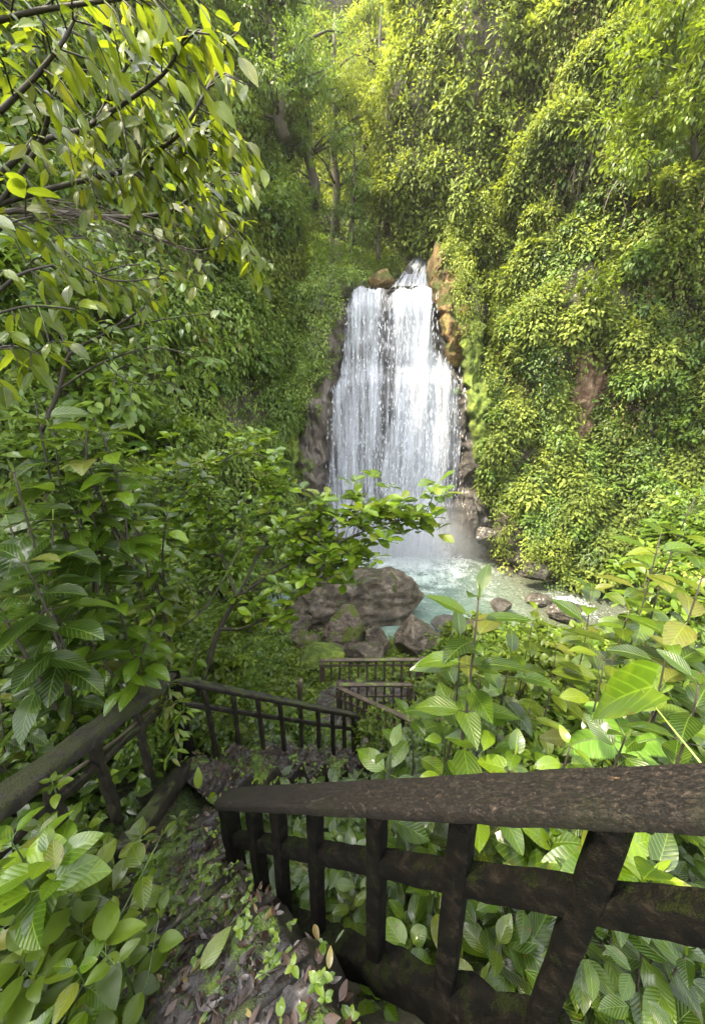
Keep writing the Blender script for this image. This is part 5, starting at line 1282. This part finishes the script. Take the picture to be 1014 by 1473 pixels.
# ------------------------------------------------------------------ banks: filler shrubs and ground cover
BG_ = 'dark leafy shrubs on the left bank'
for i, (px, py, D, s, k, lab) in enumerate([
    (60, 640, 4.6, .9, 'dark1', 'dark shrub behind the highest ribbed plant'), (150, 560, 5.5, 1.0, 'dark2', 'dark shrub at the foot of the left cliff under the twigs'),
    (60, 470, 4.8, .9, 'dark1', 'dark shrub behind the twiggy shrub at upper left'), (-10, 380, 4.6, 1.0, 'dark2', 'dark shrub at the left edge behind the overhanging branches'),
    (40, 250, 5.0, 1.1, 'dark1', 'dark crown behind the bright drooping leaves'), (150, 440, 6.3, 1.1, 'dark2', 'drooping dark shrub on the near left cliff'),
    (220, 620, 6.5, .9, 'dark1', 'shrub in shade behind the sapling, upper'), (250, 720, 6.0, .9, 'dark1', 'shrub in shade behind the sapling, middle'),
    (330, 800, 7.2, .9, 'dark2', 'shrub behind the sapling trunk, lower'), (60, 780, 3.6, .6, 'dark1', 'dark shrub in the gap between the striped plants'),
    (160, 830, 4.4, .7, 'dark2', 'shaded shrub left of the slanting sapling'), (250, 860, 5.0, .7, 'light2', 'lighter shrub behind the slanting sapling'),
    (350, 890, 7.0, .7, 'light2', 'light shrub right of the sapling trunk'), (410, 830, 9.5, .8, 'light1', 'light shrub at the pool edge under the sapling'),
    (330, 950, 5.6, .5, 'light2', 'light bush behind the middle distance railing, left'), (120, 940, 3.4, .6, 'dark1', 'dark shrub behind the glossy plants at lower left'),
    (20, 900, 3.2, .5, 'dark2', 'dark shrub at the left edge above the mossy railing'), (180, 1050, 3.1, .4, 'dark1', 'shrub seen through the left railing'),
    (70, 1070, 3.0, .4, 'dark1', 'shrub behind the lower end of the left railing'), (330, 1040, 4.4, .4, 'light2', 'bush seen through the middle distance railing, left half'),
    (430, 1045, 5.4, .4, 'dark1', 'bush seen through the middle distance railing, right half'), (200, 740, 8.0, 1.1, 'cool2', 'large shaded shrub deep behind the sapling')]):
    p = P(px, py, D); bush(k, (p.x, p.y, p.z - .45 * s), s, lab, BG_)
RB = 'leafy shrubs on the right bank'
for i, (px, py, D, s, k, lab) in enumerate([
    (830, 960, 4.4, .6, 'light2', 'leafy shrub filling the thicket behind the pale ribbed plant'), (930, 950, 3.7, .6, 'dark1', 'dark shrub deep in the right thicket'),
    (990, 860, 4.0, .8, 'dark2', 'dark shrub behind the right edge plants'), (740, 990, 4.6, .6, 'light2', 'pale shrub behind the handrail between the two tall plants'),
    (680, 930, 6.0, .6, 'light2', 'pale shrub on the bank below the pool'), (780, 930, 6.0, .7, 'light1', 'pale shrub between the thicket and the shallows'),
    (1000, 760, 5.2, .9, 'dark1', 'dark shrub at the right edge under the cliff'), (630, 1070, 3.9, .4, 'dark1', 'dark shrub below the flat pale plank'),
    (880, 1040, 3.0, .5, 'dark1', 'dark shrub low behind the right end of the handrail'), (760, 1080, 2.9, .4, 'dark2', 'dark shrub low behind the middle of the handrail'),
    (545, 1050, 5.0, .35, 'light2', 'bush between the middle railing post and the far railing'), (640, 985, 7.6, .5, 'light1', 'bush at the right end of the far landing')]):
    p = P(px, py, D); bush(k, (p.x, p.y, p.z - .45 * s), s, lab, RB)

def undergrowth(name, label, n, xr, yr, size, mat, kind='mid', hgt=.25, avoid=None, per=7, dens=None):
    L = Leaves(); pts = 0; tries = 0
    while pts < n and tries < n * 8:
        tries += 1
        x = random.uniform(*xr); y = random.uniform(*yr); z = h1(x, y)
        if z < -9.02: continue
        X, Yp, D = proj((x, y, z)); 
        if D[0] < .6 or not (-150 < X[0] < 1170 and 300 < Yp[0] < 1650): continue
        if any((Vector((x, y)) - Vector((c.x, c.y))).length < .42 for E in TR for _, _, c in E): continue
        if avoid and avoid(x, y): continue
        hh = hgt * random.uniform(.3, 1.4); sz = random.uniform(*size); tone = random.gauss(.5, .15); m = per
        an = np.array([random.uniform(0, 6.28) for _ in range(m)]); el = rng.uniform(-.1, .7, m)
        d = np.stack([np.cos(an), np.sin(an), el], 1); pos = np.array([x, y, z]) + np.stack([rng.normal(0, sz * .5, m), rng.normal(0, sz * .5, m), hh * rng.uniform(.4, 1.1, m)], 1)
        l = sz * rng.uniform(.6, 1.2, m); L.add(pos, d, np.array([0, 0, 1]) + rng.normal(0, .25, (m, 3)), l, l * .52, rng.uniform(.1, .4, m), np.clip(tone + rng.normal(0, .13, m), 0, .98)); pts += 1
    return tag(L.build(name, kind, M[mat]), label, 'undergrowth', kind='stuff')
undergrowth('undergrowth', 'bright low ground cover between the middle railing and the boulders', 5200, (-5, 5), (4.2, 12.6), (.09, .16), 'light', hgt=.25)
undergrowth('undergrowth', 'leafy cover on the slope beside the near steps', 1900, (-4.5, 4.5), (.6, 4.6), (.09, .16), 'ribbed', hgt=.35, avoid=lambda x, y: y < 1.2 and abs(x) < .5)
undergrowth('undergrowth', 'dark cover on the lower left slope', 2600, (-7, -2), (1, 12), (.10, .17), 'dark', hgt=.4)
undergrowth('undergrowth', 'leafy cover on the right hand slope', 2600, (2, 12), (2, 12), (.12, .2), 'dark', hgt=.4)

# ------------------------------------------------------------------ air
def haze():
    t = NT('haze_air'); v = t.n('ShaderNodeVolumePrincipled'); v.inputs['Color'].default_value = (.96, .97, .93, 1); v.inputs['Density'].default_value = .0004
    v.inputs['Anisotropy'].default_value = .3; t.l(v.outputs[0], t.out.inputs['Volume'])
    x0, x1, y0, y1, z0, z1 = -65, 65, -45, 75, -14, 45
    V = [(x, y, z) for x in (x0, x1) for y in (y0, y1) for z in (z0, z1)]
    fs = [(0, 1, 3, 2), (4, 6, 7, 5), (0, 4, 5, 1), (2, 3, 7, 6), (0, 2, 6, 4), (1, 5, 7, 3)]
    o = mesh_np('haze', np.array(V, float), [i for f in fs for i in f], [4] * 6, t.m, smooth=False)
    tag(o, 'thin bright mist filling the gorge', 'haze', kind='stuff')
if HAZE: haze()
